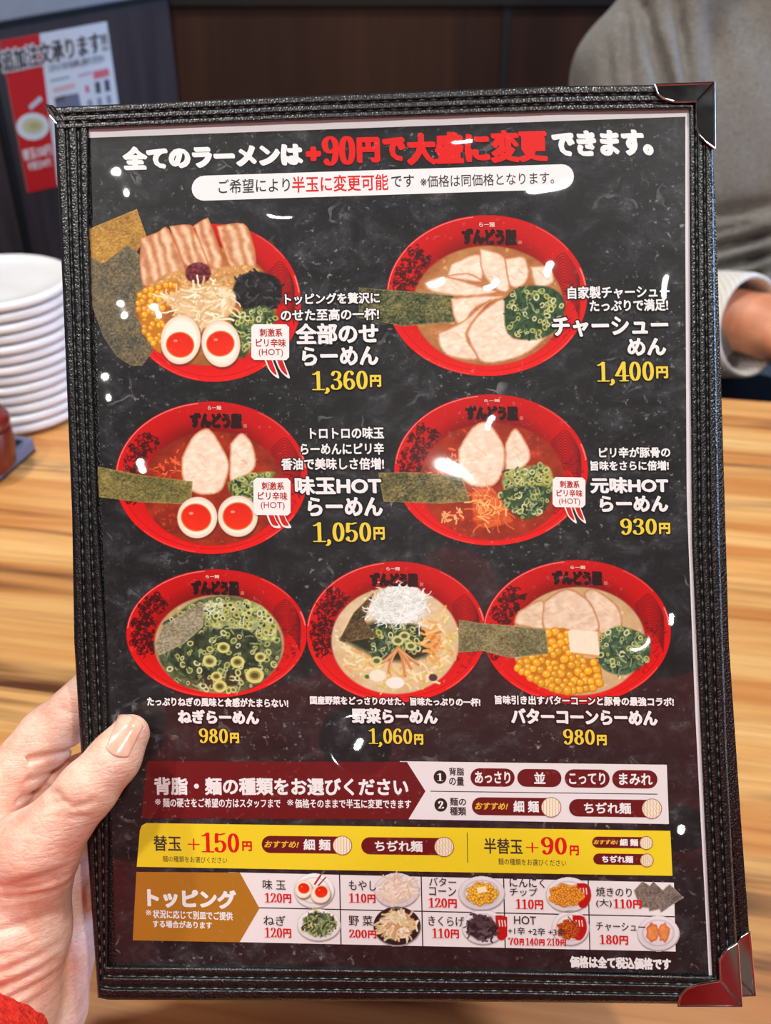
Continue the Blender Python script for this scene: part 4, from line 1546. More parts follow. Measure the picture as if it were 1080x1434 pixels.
def corner(arms, w0, w1, parent, ridge):
    """nickel corner: two bevelled arms and the raised mitre between them, one mesh"""
    bm = bmesh.new()
    for pts, (ws) in arms:
        p = np.array(pts, float)
        lo = [bm.verts.new(v) for v in L(p[:, 0], p[:, 1], w0)]
        hi = [bm.verts.new(v) for v in L(p[:, 0], p[:, 1], np.array(ws))]
        bm.faces.new(lo[::-1])
        c = bm.verts.new(sum((v.co for v in hi), Vector()) / len(hi))
        for i in range(len(p)):
            j = (i + 1) % len(p)
            bm.faces.new((lo[i], lo[j], hi[j], hi[i]))
            bm.faces.new((hi[i], hi[j], c))
        # thin tubes added along the outline, shaped to catch light as bright edges
        for i in range(len(p)):
            q0, q1 = np.array(hi[i].co), np.array(hi[(i + 1) % len(p)].co)
            t = q1 - q0
            ll = np.linalg.norm(t)
            if ll < 1e-5:
                continue
            t /= ll
            s1 = np.cross(t, [0, 0, 1.0]); s1 /= np.linalg.norm(s1)
            s2 = np.cross(s1, t)
            ra = [bm.verts.new(q0 + (s1 * math.cos(a) + s2 * math.sin(a)) * .00042) for a in [2 * PI * k / 10 for k in range(10)]]
            rb = [bm.verts.new(q1 + (s1 * math.cos(a) + s2 * math.sin(a)) * .00042) for a in [2 * PI * k / 10 for k in range(10)]]
            for k in range(10):
                f = bm.faces.new((ra[k], ra[(k + 1) % 10], rb[(k + 1) % 10], rb[k]))
                f.smooth = True
    (ax, ay), (bx, by) = ridge
    dx, dy = bx - ax, by - ay
    l = math.hypot(dx, dy); nx, ny = -dy / l * 2.2, dx / l * 2.2
    p = np.array([(ax + nx, ay + ny), (ax - nx, ay - ny), (bx - nx, by - ny), (bx + nx, by + ny)])
    lo = [bm.verts.new(v) for v in L(p[:, 0], p[:, 1], w0)]
    t0, t1 = bm.verts.new(L(ax, ay, w1 + .0010)), bm.verts.new(L(bx, by, w1 + .0013))
    bm.faces.new((lo[0], lo[3], t1, t0)); bm.faces.new((lo[1], t0, t1, lo[2])); bm.faces.new((lo[0], t0, lo[1])); bm.faces.new((lo[3], lo[2], t1))
    o = bm_obj('metal_corner', bm, M_METAL, parent, bevel=.0)
    return o


hi_, mid_ = .0029, .0029
corner([([(917, 119), (922, 132), (931, 139), (945, 142.5), (976, 142), (1000, 116)], [mid_, hi_, hi_, hi_, hi_, mid_]),
        ([(1000, 116), (976, 142), (977, 178), (980, 190), (988, 198), (1001, 208)], [mid_, hi_, hi_, hi_, hi_, mid_])], -.0034, hi_, menu, ((1000, 116), (977, 141)))['label'] = 'shiny metal corner at the top right'
corner([([(1039, 1409), (1009, 1373), (1008, 1348), (1012, 1337), (1019, 1329), (1033, 1321)], [mid_, hi_, hi_, hi_, hi_, mid_]),
        ([(1039, 1409), (950, 1409), (953, 1394), (962, 1384), (976, 1379), (1009, 1373)], [mid_, mid_, hi_, hi_, hi_, hi_])], -.0034, hi_, menu, ((1039, 1409), (1010, 1375)))['label'] = 'shiny metal corner at the bottom right'
corner([([(1058, 1394), (1032, 1368), (1031, 1326), (1038, 1312), (1050, 1305)], [-.0036] * 5),
        ([(1058, 1394), (985, 1397), (990, 1382), (1032, 1368)], [-.0036] * 4)], -.0079, -.0036, bc, ((1058, 1394), (1034, 1370)))
corner([([(64, 148), (74, 149), (88, 168), (80, 174), (70, 162)], [.001, .0026, .0016, .001, .0006])], -.003, .0012, menu, ((68, 150), (80, 168)))['label'] = 'bent remnant of the top left corner'

# ------------------------------------------------------------------ the reader: left hand, red sleeve, red sweater
M_SKIN, nt, b = new_mat('skin')
co = objco(nt)
f = noise(nt, co, 90.0, 5.0, 0.65)
f2 = noise(nt, co, 24.0, 3.0)
col = ramp(nt, f, [(0.30, (232, 166, 142)), (0.5, (244, 196, 174)), (0.72, (250, 216, 198))])
col = mix_c(nt, math_n(nt, 'MULTIPLY', math_n(nt, 'SUBTRACT', f2, 0.5, clamp=True), 2.2, clamp=True), col, rgba((232, 150, 128)))
nt.links.new(col, b.inputs['Base Color'])
b.inputs['Subsurface Weight'].default_value = 0.25
b.inputs['Subsurface Radius'].default_value = (1.0, 0.35, 0.2)
b.inputs['Subsurface Scale'].default_value = 0.004
b.inputs['Roughness'].default_value = 0.45
vr = nt.nodes.new('ShaderNodeTexVoronoi')
vr.feature = 'DISTANCE_TO_EDGE'
vr.inputs['Scale'].default_value = 1.0
nt.links.new(mapping(nt, co, (260, 420, 260), (0, 0, 0.5)), vr.inputs['Vector'])
wr = noise(nt, mapping(nt, co, (70, 300, 70), (0, 0, 0.45)), 1.0, 4.0, 0.6, 0.6)
hh = math_n(nt, 'ADD', math_n(nt, 'MULTIPLY', math_n(nt, 'MINIMUM', vr.outputs['Distance'], 0.15), 1.2), math_n(nt, 'MULTIPLY', wr, 1.6))
bump(nt, hh, 0.42, 0.0009, b)
M_NAIL, nt, b = new_mat('nail')
nt.links.new(ramp(nt, noise(nt, mapping(nt, objco(nt), (300, 60, 60)), 1.0, 2.0), [(0.3, (224, 164, 140)), (0.7, (238, 190, 168))]), b.inputs['Base Color'])
b.inputs['Roughness'].default_value = 0.22
b.inputs['Coat Weight'].default_value = 0.3
M_RED, nt, b = new_mat('red_knit_wool')
co = objco(nt)
kn = noise(nt, co, 380.0, 3.0, 0.7)
nt.links.new(ramp(nt, kn, [(0.3, (170, 14, 6)), (0.55, (236, 40, 16)), (0.75, (250, 80, 44))]), b.inputs['Base Color'])
b.inputs['Roughness'].default_value = 0.9
bump(nt, kn, 0.9, 0.002, b)

reader = empty('person', label='person in a red knit sweater whose left hand grips the menu', cat='person')
reader.matrix_world = menu.matrix_world.copy()


def H(px, py, w):
    return L(px, py, w / 1000.0)


def hand_f(P):
    th = chain(P, [H(20, 1215, 4), H(52, 1190, 14), H(124, 1104, 15.5), H(160, 1062, 13.5), H(182, 1028, 10.8)], [.016, .0135, .0095, .0083, .0069], .005)
    nar = chain(P, [H(40, 1205, 6), H(18, 1305, 5), H(-4, 1400, 6), H(-30, 1520, 14)], [.0155, .0195, .021, .024], .006)
    a = smin(th, nar, .010)
    palm = chain(P, [H(-75, 1150, -10), H(-60, 1250, -14), H(-30, 1380, -10), H(-50, 1520, 10)], [.016, .021, .022, .024], .01)
    hyp = chain(P, [H(64, 1275, -17), H(74, 1330, -16.5), H(56, 1410, -12), H(-20, 1500, 4)], [.011, .0150, .0165, .022], .006)
    idx = chain(P, [H(-80, 1200, -12), H(-30, 1138, -10), H(68, 1030, -18.5), H(150, 950, -21), H(215, 925, -18)], [.0135, .0118, .0106, .0090, .0074], .004)
    mid = chain(P, [H(-70, 1220, -16), H(-20, 1172, -24), H(80, 1104, -29), H(180, 1060, -24), H(250, 1050, -18.5)], [.013, .0115, .0098, .0088, .0074], .004)
    rng = chain(P, [H(-40, 1240, -20), H(10, 1200, -26), H(100, 1165, -27), H(185, 1150, -24), H(240, 1150, -18)], [.013, .0105, .0093, .0084, .0070], .004)
    lit = chain(P, [H(-10, 1280, -18), H(30, 1262, -25), H(100, 1245, -26), H(165, 1235, -22), H(205, 1235, -17)], [.012, .0095, .0082, .0074, .0062], .004)
    # fleshy crease between thumb and fingers keeps each finger its own
    web = chain(P, [H(30, 1180, -24), H(84, 1206, -21), H(92, 1290, -21)], [.012, .0125, .0115], .006)
    bk = smin(smin(palm, hyp, .012), web, .006)
    for fgr in (mid, rng, lit, idx):
        bk = smin(bk, fgr, .0022)
    d = smin(a, bk, .0035)
    # skin folds: thumb joint, thumb base, heel of the hand
    X, Y = P[..., 0], P[..., 1]
    front = P[..., 2] > -.001

    def fold(p, q, dep, wid, msk=front):
        A, B_ = L(*p)[:2], L(*q)[:2]
        e = B_ - A
        t = np.clip(((X - A[0]) * e[0] + (Y - A[1]) * e[1]) / (e @ e), 0, 1)
        r2 = (X - A[0] - t * e[0]) ** 2 + (Y - A[1] - t * e[1]) ** 2
        return 1.9 * dep * np.exp(-r2 / (1.25 * wid) ** 2) * msk * np.sin(PI * np.clip(t, .06, .94)) ** .5
    for p, q, dp, wd in (((96, 1088), (120, 1082), .0005, .0008), ((104, 1098), (128, 1090), .0006, .0009), ((112, 1080), (138, 1096), .0004, .0008), ((140, 1098), (166, 1090), .0005, .0009), ((136, 1110), (158, 1112), .0005, .0009),
                         ((62, 1196), (118, 1184), .0012, .0013), ((70, 1204), (116, 1196), .0008, .0011), ((28, 1200), (90, 1206), .0006, .0012), ((40, 1216), (110, 1216), .0006, .0012), ((20, 1188), (40, 1240), .0005, .0012),
                         ((0, 1322), (96, 1302), .0007, .0012), ((4, 1346), (92, 1322), .0009, .0013), ((10, 1362), (88, 1342), .0007, .0012), ((20, 1384), (84, 1362), .0006, .0012), ((0, 1300), (70, 1290), .0004, .0012),
                         ((4, 1270), (90, 1252), .0004, .0012), ((40, 1380), (50, 1410), .0005, .0012), ((60, 1250), (80, 1280), .0004, .0010)):
        d = d + fold(p, q, dp, wd)
    back = P[..., 2] < -.006
    for p, q, dp, wd in (((14, 1074), (50, 1068), .0012, .0011), ((50, 1068), (104, 1070), .0014, .0012), ((66, 1000), (84, 1008), .0005, .0010), ((10, 1100), (90, 1100), .0006, .001), ((-20, 1128), (60, 1126), .001, .0011)):
        d = d + fold(p, q, dp, wd, back)
    return d


lo = np.minimum.reduce([H(-150, 1570, -45), H(260, 900, -45), H(-150, 1570, 45), H(260, 900, 45)])
hi = np.maximum.reduce([H(-150, 1570, -45), H(260, 900, -45), H(-150, 1570, 45), H(260, 900, 45)])
hand = sdf_mesh('hand', hand_f, lo, hi, .00085, M_SKIN, reader, 1)

# thumb nail: a thin curved plate seated on the thumb, swept over a traced outline
npx = [(166, 1001), (201, 1017), (180, 1060), (148, 1047)]
NV, NF = [], []
nu, nv_ = 15, 17
for j in range(nv_):
    for i in range(nu):
        u = i / (nu - 1); v = j / (nv_ - 1)
        # rounded root and free edge
        uu = (u - .5) * 2
        vv = v + (1 - uu * uu) * (.13 * (v - .5) * 2)
        p = (np.array(npx[0]) * (1 - u) + np.array(npx[1]) * u) * (1 - vv) + (np.array(npx[3]) * (1 - u) + np.array(npx[2]) * u) * vv
        NV.append(p)
NV = np.array(NV)
ws = np.arange(.030, .004, -.0003)
G = np.stack([L(NV[:, 0], NV[:, 1], w) for w in ws])
dv = hand_f(G)
first = np.argmax(dv < 0, axis=0)
has = (dv < 0).any(axis=0)
top = np.where(has, ws[first], np.nan).reshape(nv_, nu)
for j in range(nv_):                       # fill what lies past the flesh with the free edge's own curve
    r = top[j]; g_ = ~np.isnan(r)
    if g_.sum() > 2:
        c_ = np.polyfit(np.arange(nu)[g_], r[g_], 2)
        top[j] = np.polyval(c_, np.arange(nu))
if np.isnan(top).any():
    good = [j for j in range(nv_) if not np.isnan(top[j]).any()]
    for j in range(nv_):
        if np.isnan(top[j]).any():
            k = min(good, key=lambda g_: abs(g_ - j)); top[j] = top[k]
for _ in range(3):
    top[1:-1] = (top[:-2] + top[1:-1] * 2 + top[2:]) / 4
wn = top.ravel() + .0003
V1 = np.array([L(NV[i, 0], NV[i, 1], wn[i]) for i in range(len(NV))]); V0 = np.array([L(NV[i, 0], NV[i, 1], wn[i] - .0012) for i in range(len(NV))])
m = nu * nv_
for j in range(nv_ - 1):
    for i in range(nu - 1):
        a = j * nu + i
        NF += [(a, a + nu, a + nu + 1, a + 1), (m + a, m + a + 1, m + a + nu + 1, m + a + nu)]
rim = [i for i in range(nu)] + [j * nu + nu - 1 for j in range(1, nv_)] + [(nv_ - 1) * nu + i for i in range(nu - 2, -1, -1)] + [j * nu for j in range(nv_ - 2, 0, -1)]
for a, b_ in zip(rim, rim[1:] + rim[:1]):
    NF.append((a, b_, m + b_, m + a))
mesh_obj('thumbnail', np.concatenate([V1, V0]), NF, M_NAIL, hand, smooth=True)

# sleeve and sweater in world space, carried into the menu's frame
W2L = np.array(menu.matrix_world.inverted())


def w2l(p):
    return MB.T @ (np.asarray(p, float) - MORG)


cuff_a = L(-58, 1498, .020); cuff_b = L(-140, 1626, .062)
elbow = w2l((-.30, -.10, .10)); shoulder = w2l((-.22, -.33, .36))
axis = (cuff_b - cuff_a) / np.linalg.norm(cuff_b - cuff_a)


def sleeve_f(P):
    d = chain(P, [cuff_a, cuff_b, elbow, shoulder], [.034, .037, .052, .065], .02)
    d = d + .0011 * np.sin(P[..., 0] * 1900) * np.sin(P[..., 1] * 1700 + 1) * np.sin(P[..., 2] * 1800)
    return np.maximum(d, -((P - cuff_a) @ axis) - .006)


sl_lo = np.minimum.reduce([cuff_a, cuff_b, elbow]) - .05
sl_hi = np.maximum.reduce([cuff_a, cuff_b, elbow]) + .05
sdf_mesh('sleeve', sleeve_f, sl_lo, sl_hi, .0026, M_RED, reader, 0)['label'] = 'fuzzy red sleeve end'


def sweater_f(P):
    Wp = P @ MB.T + MORG
    t = ellipsoid(Wp, (0, -.36, .02), (.265, .125, .40))
    s = cone(Wp, (-.20, -.35, .33), (.20, -.35, .33), .075, .075)
    d = smin(t, s, .08)
    d = smin(d, cone(Wp, (0, -.35, .36), (0, -.34, .47), .062, .056), .03)
    d = smin(d, cone(Wp, (.22, -.33, .34), (.30, -.14, .10), .062, .048), .04)
    d = smin(d, cone(Wp, (-.22, -.33, .34), (-.30, -.10, .10), .062, .052), .04)
    return d


cor = np.array([w2l((x, y, z)) for x in (-.4, .4) for y in (-.52, -.02) for z in (-.45, .52)])
sdf_mesh('sweater', sweater_f, cor.min(0), cor.max(0), .012, M_RED, reader, 1)

# ------------------------------------------------------------------ room
M_WALLWOOD, nt, b = new_mat('dark_brown_wood_panel')
co = objco(nt)
g = noise(nt, mapping(nt, co, (14, 14, 0.8)), 1.0, 5.0, 0.6, 0.8)
g2 = noise(nt, mapping(nt, co, (120, 120, 3)), 1.0, 3.0)
col = ramp(nt, g, [(0.3, (36, 19, 13)), (0.55, (56, 31, 21)), (0.75, (70, 41, 28))])
nt.links.new(mix_c(nt, math_n(nt, 'MULTIPLY', g2, 0.35), col, rgba((26, 15, 12))), b.inputs['Base Color'])
b.inputs['Roughness'].default_value = 0.42
M_PART, nt, b = new_mat('dark_laminate')
g2 = noise(nt, mapping(nt, objco(nt), (60, 60, 4)), 1.0, 4.0)
nt.links.new(ramp(nt, g2, [(0.3, (50, 42, 44)), (0.7, (70, 60, 62))]), b.inputs['Base Color'])
b.inputs['Roughness'].default_value = 0.34
b.inputs['Specular IOR Level'].default_value = 0.8
M_CAP = flat_mat('pale_grey_ledge', (150, 158, 172), 0.4)
M_BLACK = flat_mat('black_trim', (16, 15, 16), 0.5)
M_FLOOR, nt, b = new_mat('floor_tile')
nt.links.new(ramp(nt, noise(nt, objco(nt), 6.0, 4.0), [(0.3, (70, 60, 52)), (0.7, (96, 84, 74))]), b.inputs['Base Color'])
b.inputs['Roughness'].default_value = 0.5
M_CEIL = flat_mat('ceiling_paint', (58, 51, 46), 0.9)
M_PLASTER = flat_mat('warm_plaster', (150, 130, 110), 0.85)


def struct(o):
    o['kind'] = 'structure'
    return o


X0, X1, Y0, Y1 = -2.3, 2.2, -2.8, 1.62
struct(box_obj('floor', (0, -.6, FLOOR_Z - .05), (4.8, 4.9, .1), M_FLOOR))
struct(box_obj('ceiling', (0, -.6, CEIL_Z + .05), (4.8, 4.9, .1), M_CEIL))
struct(box_obj('wall_back', (0, Y1 + .05, (CEIL_Z + FLOOR_Z) / 2), (4.8, .1, CEIL_Z - FLOOR_Z), M_WALLWOOD))
struct(box_obj('wall_front', (0, Y0 - .05, (CEIL_Z + FLOOR_Z) / 2), (4.8, .1, CEIL_Z - FLOOR_Z), M_PLASTER))
struct(box_obj('wall_left', (X0 - .05, -.6, (CEIL_Z + FLOOR_Z) / 2), (.1, 4.5, CEIL_Z - FLOOR_Z), M_PLASTER))
# right wall around the window opening (y -0.25..2.25 is cut down to the room, z 0..1.1)
wy0, wy1, wz0, wz1 = -.30, 1.50, .02, 1.12
bm = bmesh.new()
for y0, y1, z0, z1 in ((Y0, wy0, FLOOR_Z, CEIL_Z), (wy1, Y1 + .05, FLOOR_Z, CEIL_Z), (wy0, wy1, FLOOR_Z, wz0), (wy0, wy1, wz1, CEIL_Z)):
    box(bm, (X1 + .05, (y0 + y1) / 2, (z0 + z1) / 2), (.1, y1 - y0, z1 - z0))
struct(bm_obj('wall_right', bm, M_PLASTER))
win = empty('window_1', (X1 + .05, (wy0 + wy1) / 2, wz0))
win['kind'] = 'structure'
bm = bmesh.new()
hw = (wy1 - wy0) / 2; hz = wz1 - wz0
for c, s in (((0, -hw + .02, hz / 2), (.08, .04, hz)), ((0, hw - .02, hz / 2), (.08, .04, hz)), ((0, 0, .02), (.08, 2 * hw, .04)), ((0, 0, hz - .02), (.08, 2 * hw, .04)), ((0, 0, hz / 2), (.05, .03, hz))):
    box(bm, c, s)
bm_obj('window_frame', bm, M_BLACK, win)
M_GLASS, nt, b = new_mat('window_glass')
tr = nt.nodes.new('ShaderNodeBsdfTransparent'); gl = nt.nodes.new('ShaderNodeBsdfGlossy'); mx = nt.nodes.new('ShaderNodeMixShader')
gl.inputs['Roughness'].default_value = 0.02
mx.inputs[0].default_value = 0.06
nt.links.new(tr.outputs[0], mx.inputs[1]); nt.links.new(gl.outputs[0], mx.inputs[2])
nt.links.new(mx.outputs[0], nt.nodes['Material Output'].inputs[0])
box_obj('glass_pane', (0.01, 0, hz / 2), (.006, 2 * hw - .06, hz - .06), M_GLASS, win)

# upright grooves and top band of the panelled back wall
for px in (706,):
    p = at_y(px, 80, Y1)
    struct(box_obj('trim_1', (p[0], Y1 - .002, -.2), (.012, .006, 1.02), M_BLACK))
p = at_y(540, 6, Y1)
struct(box_obj('trim_2', (.8, Y1 - .006, p[2] + .055), (2.6, .012, .11), M_BLACK))

# ---- left partition with the poster
AZ = math.radians(22)
pdir = np.array([math.sin(AZ), math.cos(AZ), 0]); pn = np.array([math.cos(AZ), -math.sin(AZ), 0])
pc = at_y(246, 100, Y1 - .01) * np.array([1, 1, 0])
rail = at_plane(115, 20, pc, pn)
ztop = rail[2]
plen = 1.7
mid = pc - pdir * plen / 2 - pn * .03
struct(box_obj('wall_partition', (mid[0], mid[1], (ztop + FLOOR_Z) / 2), (plen, .06, ztop - FLOOR_Z), M_PART, rz=PI / 2 - AZ))
struct(box_obj('trim_shadow_line', (mid[0], mid[1], ztop + .004), (plen, .064, .008), M_BLACK, rz=PI / 2 - AZ))  # black strip standing in for the thin shadow line below the ledge
struct(box_obj('trim_4', (mid[0], mid[1], ztop + .065), (plen, .075, .114), M_CAP, rz=PI / 2 - AZ, bevel=.003))
gp = at_plane(14, 240, pc, pn)
gm = gp + pn * .002
struct(box_obj('trim_5', (gm[0], gm[1], (ztop + FLOOR_Z) / 2), (.010, .006, ztop - FLOOR_Z), M_BLACK, rz=PI / 2 - AZ))

PQ = [(-2, 57), (148, 30), (178, 240), (37, 270)]


def PL(px, py, w=0.0):
    px = np.atleast_1d(np.asarray(px, float)); py = np.atleast_1d(np.asarray(py, float)); w = np.broadcast_to(np.asarray(w, float), px.shape)
    return np.array([at_plane(a, b_, pc, pn) + pn * (c + .0015) for a, b_, c in zip(px, py, w)])


def Pq(u, v):
    q = [np.array(p, float) for p in PQ]
    return tuple((q[0] * (1 - u) + q[1] * u) * (1 - v) + (q[3] * (1 - u) + q[2] * u) * v)


M_POSTER, nt, b = new_mat('poster_print')
at = nt.nodes.new('ShaderNodeAttribute'); at.attribute_name = 'Col'
nt.links.new(mix_c(nt, math_n(nt, 'MULTIPLY', noise(nt, objco(nt), 40.0), 0.06), at.outputs['Color'], rgba((90, 90, 96))), b.inputs['Base Color'])
b.inputs['Roughness'].default_value = 0.4


class WallPrint(Print):
    def build(self, name, parent, label=None):
        P = np.array(self.P)
        V = PL(P[:, 0], P[:, 1], np.array(self.W) * 6)
        o = mesh_obj(name, V, self.F, M_POSTER, parent)
        set_col(o.data, np.repeat(np.array(self.C), [len(f) for f in self.F], axis=0))
        if label: o['label'] = label
        return o


poster = empty('poster', label='red and white extra order poster on the dark partition', cat='poster')
pr = WallPrint()
pr.poly([Pq(0, 0), Pq(1, 0), Pq(1, 1), Pq(0, 1)], (226, 234, 246), 1)
o = pr.build('paper_sheet', poster)
sm = o.modifiers.new('thickness', 'SOLIDIFY'); sm.thickness = .0006; sm.offset = 1.0 if np.dot(np.array(o.data.polygons[0].normal), pn) < 0 else -1.0
pr = WallPrint()
pr.poly([Pq(0, 0), Pq(.37, 0), Pq(.30, 1), Pq(0, 1)], (206, 26, 24), 2)
pr.build('red_panel', poster, 'red side panel')
pr = WallPrint()
put_text(pr, '追加注文承ります!!', 0, 148, 56, 87, (22, 22, 30), 6, bold=.7, halo=1.9, halo_col=(236, 238, 244), sl=-.2, lean=.15)
put_text(pr, 'スタッフまでお申し付けください', 66, 144, 83, 94, (90, 98, 116), 6, bold=.2, sl=-.2, lean=.15)
pr.build('poster_headline', poster)
pr = WallPrint()
pr.ell(44, 177, 23, 19, (226, 234, 240), 4)
pr.ell(44, 176, 15, 11, (206, 206, 172), 5)
pr.ell(46, 176, 8, 5, (190, 184, 120), 6)
pr.build('bowl_picture', poster, 'white bowl on the red panel')
pr = WallPrint()
put_text(pr, '替玉150円', 30, 70, 205, 221, (238, 226, 230), 4, bold=.5, sl=-.22, lean=.15)
put_text(pr, '半替玉90円', 37, 69, 224, 236, (238, 226, 230), 4, bold=.3, sl=-.22, lean=.15)
pr.poly([(38, 148), (54, 134), (58, 140), (41, 154)], (206, 206, 226), 4)
pr.build('poster_price', poster)
pr = WallPrint()
pr.poly([(128, 100), (150, 95), (152, 106), (130, 111)], (226, 116, 130), 3)
for x0, y0, x1, y1, c in ((131, 115, 138, 131, (70, 78, 96)), (144, 112, 151, 128, (70, 78, 96)), (117, 120, 122, 130, (216, 120, 130)), (134, 137, 140, 150, (140, 150, 176)), (147, 134, 153, 146, (140, 150, 176)), (120, 140, 127, 152, (150, 160, 184))):
    pr.poly([(x0, y0), (x1, y0 - 1), (x1 + 2, y1 - 1), (x0 + 2, y1)], c, 3)
pr.poly([(72, 124), (102, 116), (104, 122), (74, 130)], (226, 186, 196), 3)
pr.poly([(68, 112), (95, 106), (96, 109), (69, 115)], (150, 170, 186), 3)
pr.poly([(74, 138), (90, 133), (108, 130), (112, 150), (78, 156)], (120, 124, 150), 3)
pr.poly([(74, 137), (88, 133), (90, 140), (76, 144)], (104, 92, 92), 4)
pr.poly([(108, 105), (126, 100), (126, 103), (108, 108)], (206, 150, 166), 3)
pr.build('poster_list', poster)

# ---- table
TR = -math.radians(9.6)
tx = np.array([math.cos(TR), math.sin(TR), 0]); ty = np.array([-math.sin(TR), math.cos(TR), 0])
M_TABLE, nt, b = new_mat('teak_laminate')
co = objco(nt)
sep = nt.nodes.new('ShaderNodeSeparateXYZ')
nt.links.new(co, sep.inputs[0])
wob = noise(nt, mapping(nt, co, (2.2, 5, 1)), 1.0, 2.0)
yw = math_n(nt, 'ADD', sep.outputs[1], math_n(nt, 'MULTIPLY', wob, 0.02))
cmb = nt.nodes.new('ShaderNodeCombineXYZ')
nt.links.new(math_n(nt, 'MULTIPLY', sep.outputs[0], 1.6), cmb.inputs[0]); nt.links.new(math_n(nt, 'MULTIPLY', yw, 26.0), cmb.inputs[1])
band = noise(nt, cmb.outputs[0], 1.0, 2.0, 0.5)
cmb2 = nt.nodes.new('ShaderNodeCombineXYZ')
nt.links.new(math_n(nt, 'MULTIPLY', sep.outputs[0], 5.0), cmb2.inputs[0]); nt.links.new(math_n(nt, 'MULTIPLY', yw, 150.0), cmb2.inputs[1])
fine = noise(nt, cmb2.outputs[0], 1.0, 5.0, 0.65, 0.3)
cmb3 = nt.nodes.new('ShaderNodeCombineXYZ')
nt.links.new(math_n(nt, 'MULTIPLY', sep.outputs[0], 2.2), cmb3.inputs[0]); nt.links.new(math_n(nt, 'MULTIPLY', yw, 34.0), cmb3.inputs[1])
strk = noise(nt, cmb3.outputs[0], 1.0, 3.0, 0.6, 0.6)
col = ramp(nt, band, [(0.28, (232, 188, 124)), (0.46, (222, 168, 100)), (0.58, (196, 128, 66)), (0.74, (220, 164, 98))])
col = mix_c(nt, math_n(nt, 'MULTIPLY', math_n(nt, 'SUBTRACT', fine, 0.45, clamp=True), 1.8, clamp=True), col, rgba((160, 98, 50)))
col = mix_c(nt, math_n(nt, 'MULTIPLY', math_n(nt, 'SUBTRACT', strk, 0.55, clamp=True), 8.0, clamp=True), col, rgba((92, 50, 28)))
nt.links.new(col, b.inputs['Base Color'])
b.inputs['Roughness'].default_value = 0.36
far = at_z(1045, 559, 0.0)
depth = .80
tc = far - tx * (far @ tx) + tx * .22 - ty * depth / 2        # centre of the top
table = empty('table', (tc[0], tc[1], FLOOR_Z), (0, 0, TR), 'long wooden restaurant table with streaked teak top', 'table')
TWID = 1.50
box_obj('tabletop', (0, 0, -FLOOR_Z - .016), (TWID, depth, .032), M_TABLE, table, bevel=.003)
for x in (-TWID / 2 + .2, TWID / 2 - .2):
    bm = bmesh.new()
    box(bm, (x, 0, (-FLOOR_Z - .032) / 2 + .012), (.07, .07, -FLOOR_Z - .032 - .024))
    box(bm, (x, 0, .012), (.12, .55, .024))
    bm_obj('leg', bm, M_BLACK, table, bevel=.004)

# ---- stack of plates
M_PLATE, nt, b = new_mat('white_melamine')
nt.links.new(ramp(nt, noise(nt, objco(nt), 20.0), [(0.3, (228, 226, 226)), (0.7, (240, 239, 240))]), b.inputs['Base Color'])
b.inputs['Roughness'].default_value = 0.25
pf = at_z(36, 604, 0.0)
vdir = np.array([pf[0], pf[1], 0]); vdir /= np.linalg.norm(vdir)
pctr = pf + vdir * .056
NPL, PITCHZ = 13, .0096
ps = .070
prof = [(0.0001, .004), (.040, .004), (.046, .0), (.050, .0), (.054, .004), (ps - .006, .0035), (ps - .001, .0050), (ps, .0075), (ps - .0005, .0110), (ps - .003, .0122), (ps - .007, .0112), (ps - .011, .0096), (.046, .0090), (.0001, .0088)]
V, F = lathe(prof, 72)
pme = mesh_obj('plate', V, F, M_PLATE, smooth=True)
ORD = ['bottom', 'second from the bottom', 'third from the bottom', 'fourth from the bottom', 'fifth from the bottom', 'sixth from the bottom', 'middle', 'sixth from the top', 'fifth from the top', 'fourth from the top', 'third from the top', 'second from the top', 'topmost']
rs = random.Random(4)
for i in range(NPL):
    o = pme if i == 0 else pme.copy()
    if i: COL.objects.link(o)
    o.location = (pctr[0] + rs.uniform(-.0012, .0012) + .0004 * (6 - i) * 0, pctr[1] + rs.uniform(-.0012, .0012), .0002 + PITCHZ * i)
    o.rotation_euler = (0, 0, rs.uniform(0, 6))
    tag(o, 'white small plate, %s of the plate stack on the table' % ORD[i], 'plate', 'stacked white plates')

# ---- condiment tray and jar
M_TRAY = flat_mat('black_lacquer', (20, 20, 26), 0.22, 0, .8)
M_RIM = flat_mat('blue_reflection_rim', (104, 116, 146), 0.3, 0, .6)  # bluish reflection on the lacquer, put into the rim's base colour
M_JAR, nt, b = new_mat('dark_red_lacquer')
nt.links.new(ramp(nt, noise(nt, objco(nt), 50.0), [(0.3, (92, 22, 14)), (0.7, (120, 34, 22))]), b.inputs['Base Color'])
b.inputs['Roughness'].default_value = 0.25
q0, q1 = at_z(47, 616, .012), at_z(-2, 658, .012)
e1 = (q1 - q0) / np.linalg.norm(q1 - q0); ang = math.atan2(e1[1], e1[0])
tray = empty('condiment_tray', (float(q0[0]), float(q0[1]), 0.0003), (0, 0, ang), 'black lacquered condiment tray beside the plate stack', 'tray')
lx, ly = .20, .13            # local x along the near edge, local y to the far side
sgn = -1
bm = bmesh.new(); box(bm, (lx / 2, sgn * ly / 2, .002), (lx, ly, .004))
bm_obj('tray_floor', bm, M_TRAY, tray, bevel=.001)
bm = bmesh.new()
for c, s in (((lx / 2, sgn * .003, .008), (lx, .006, .012)), ((lx / 2, sgn * (ly - .003), .008), (lx, .006, .012)), ((.003, sgn * ly / 2, .008), (.006, ly - .012, .012)), ((lx - .003, sgn * ly / 2, .008), (.006, ly - .012, .012))):
    box(bm, c, s)
bm_obj('tray_rim', bm, M_RIM, tray, bevel=.0012)
jp = at_z(-28, 655, .0045)
jar = empty('condiment_jar', (float(jp[0]), float(jp[1]), .0045), (0, 0, 0), 'dark red lacquer condiment jar standing on the tray', 'jar')
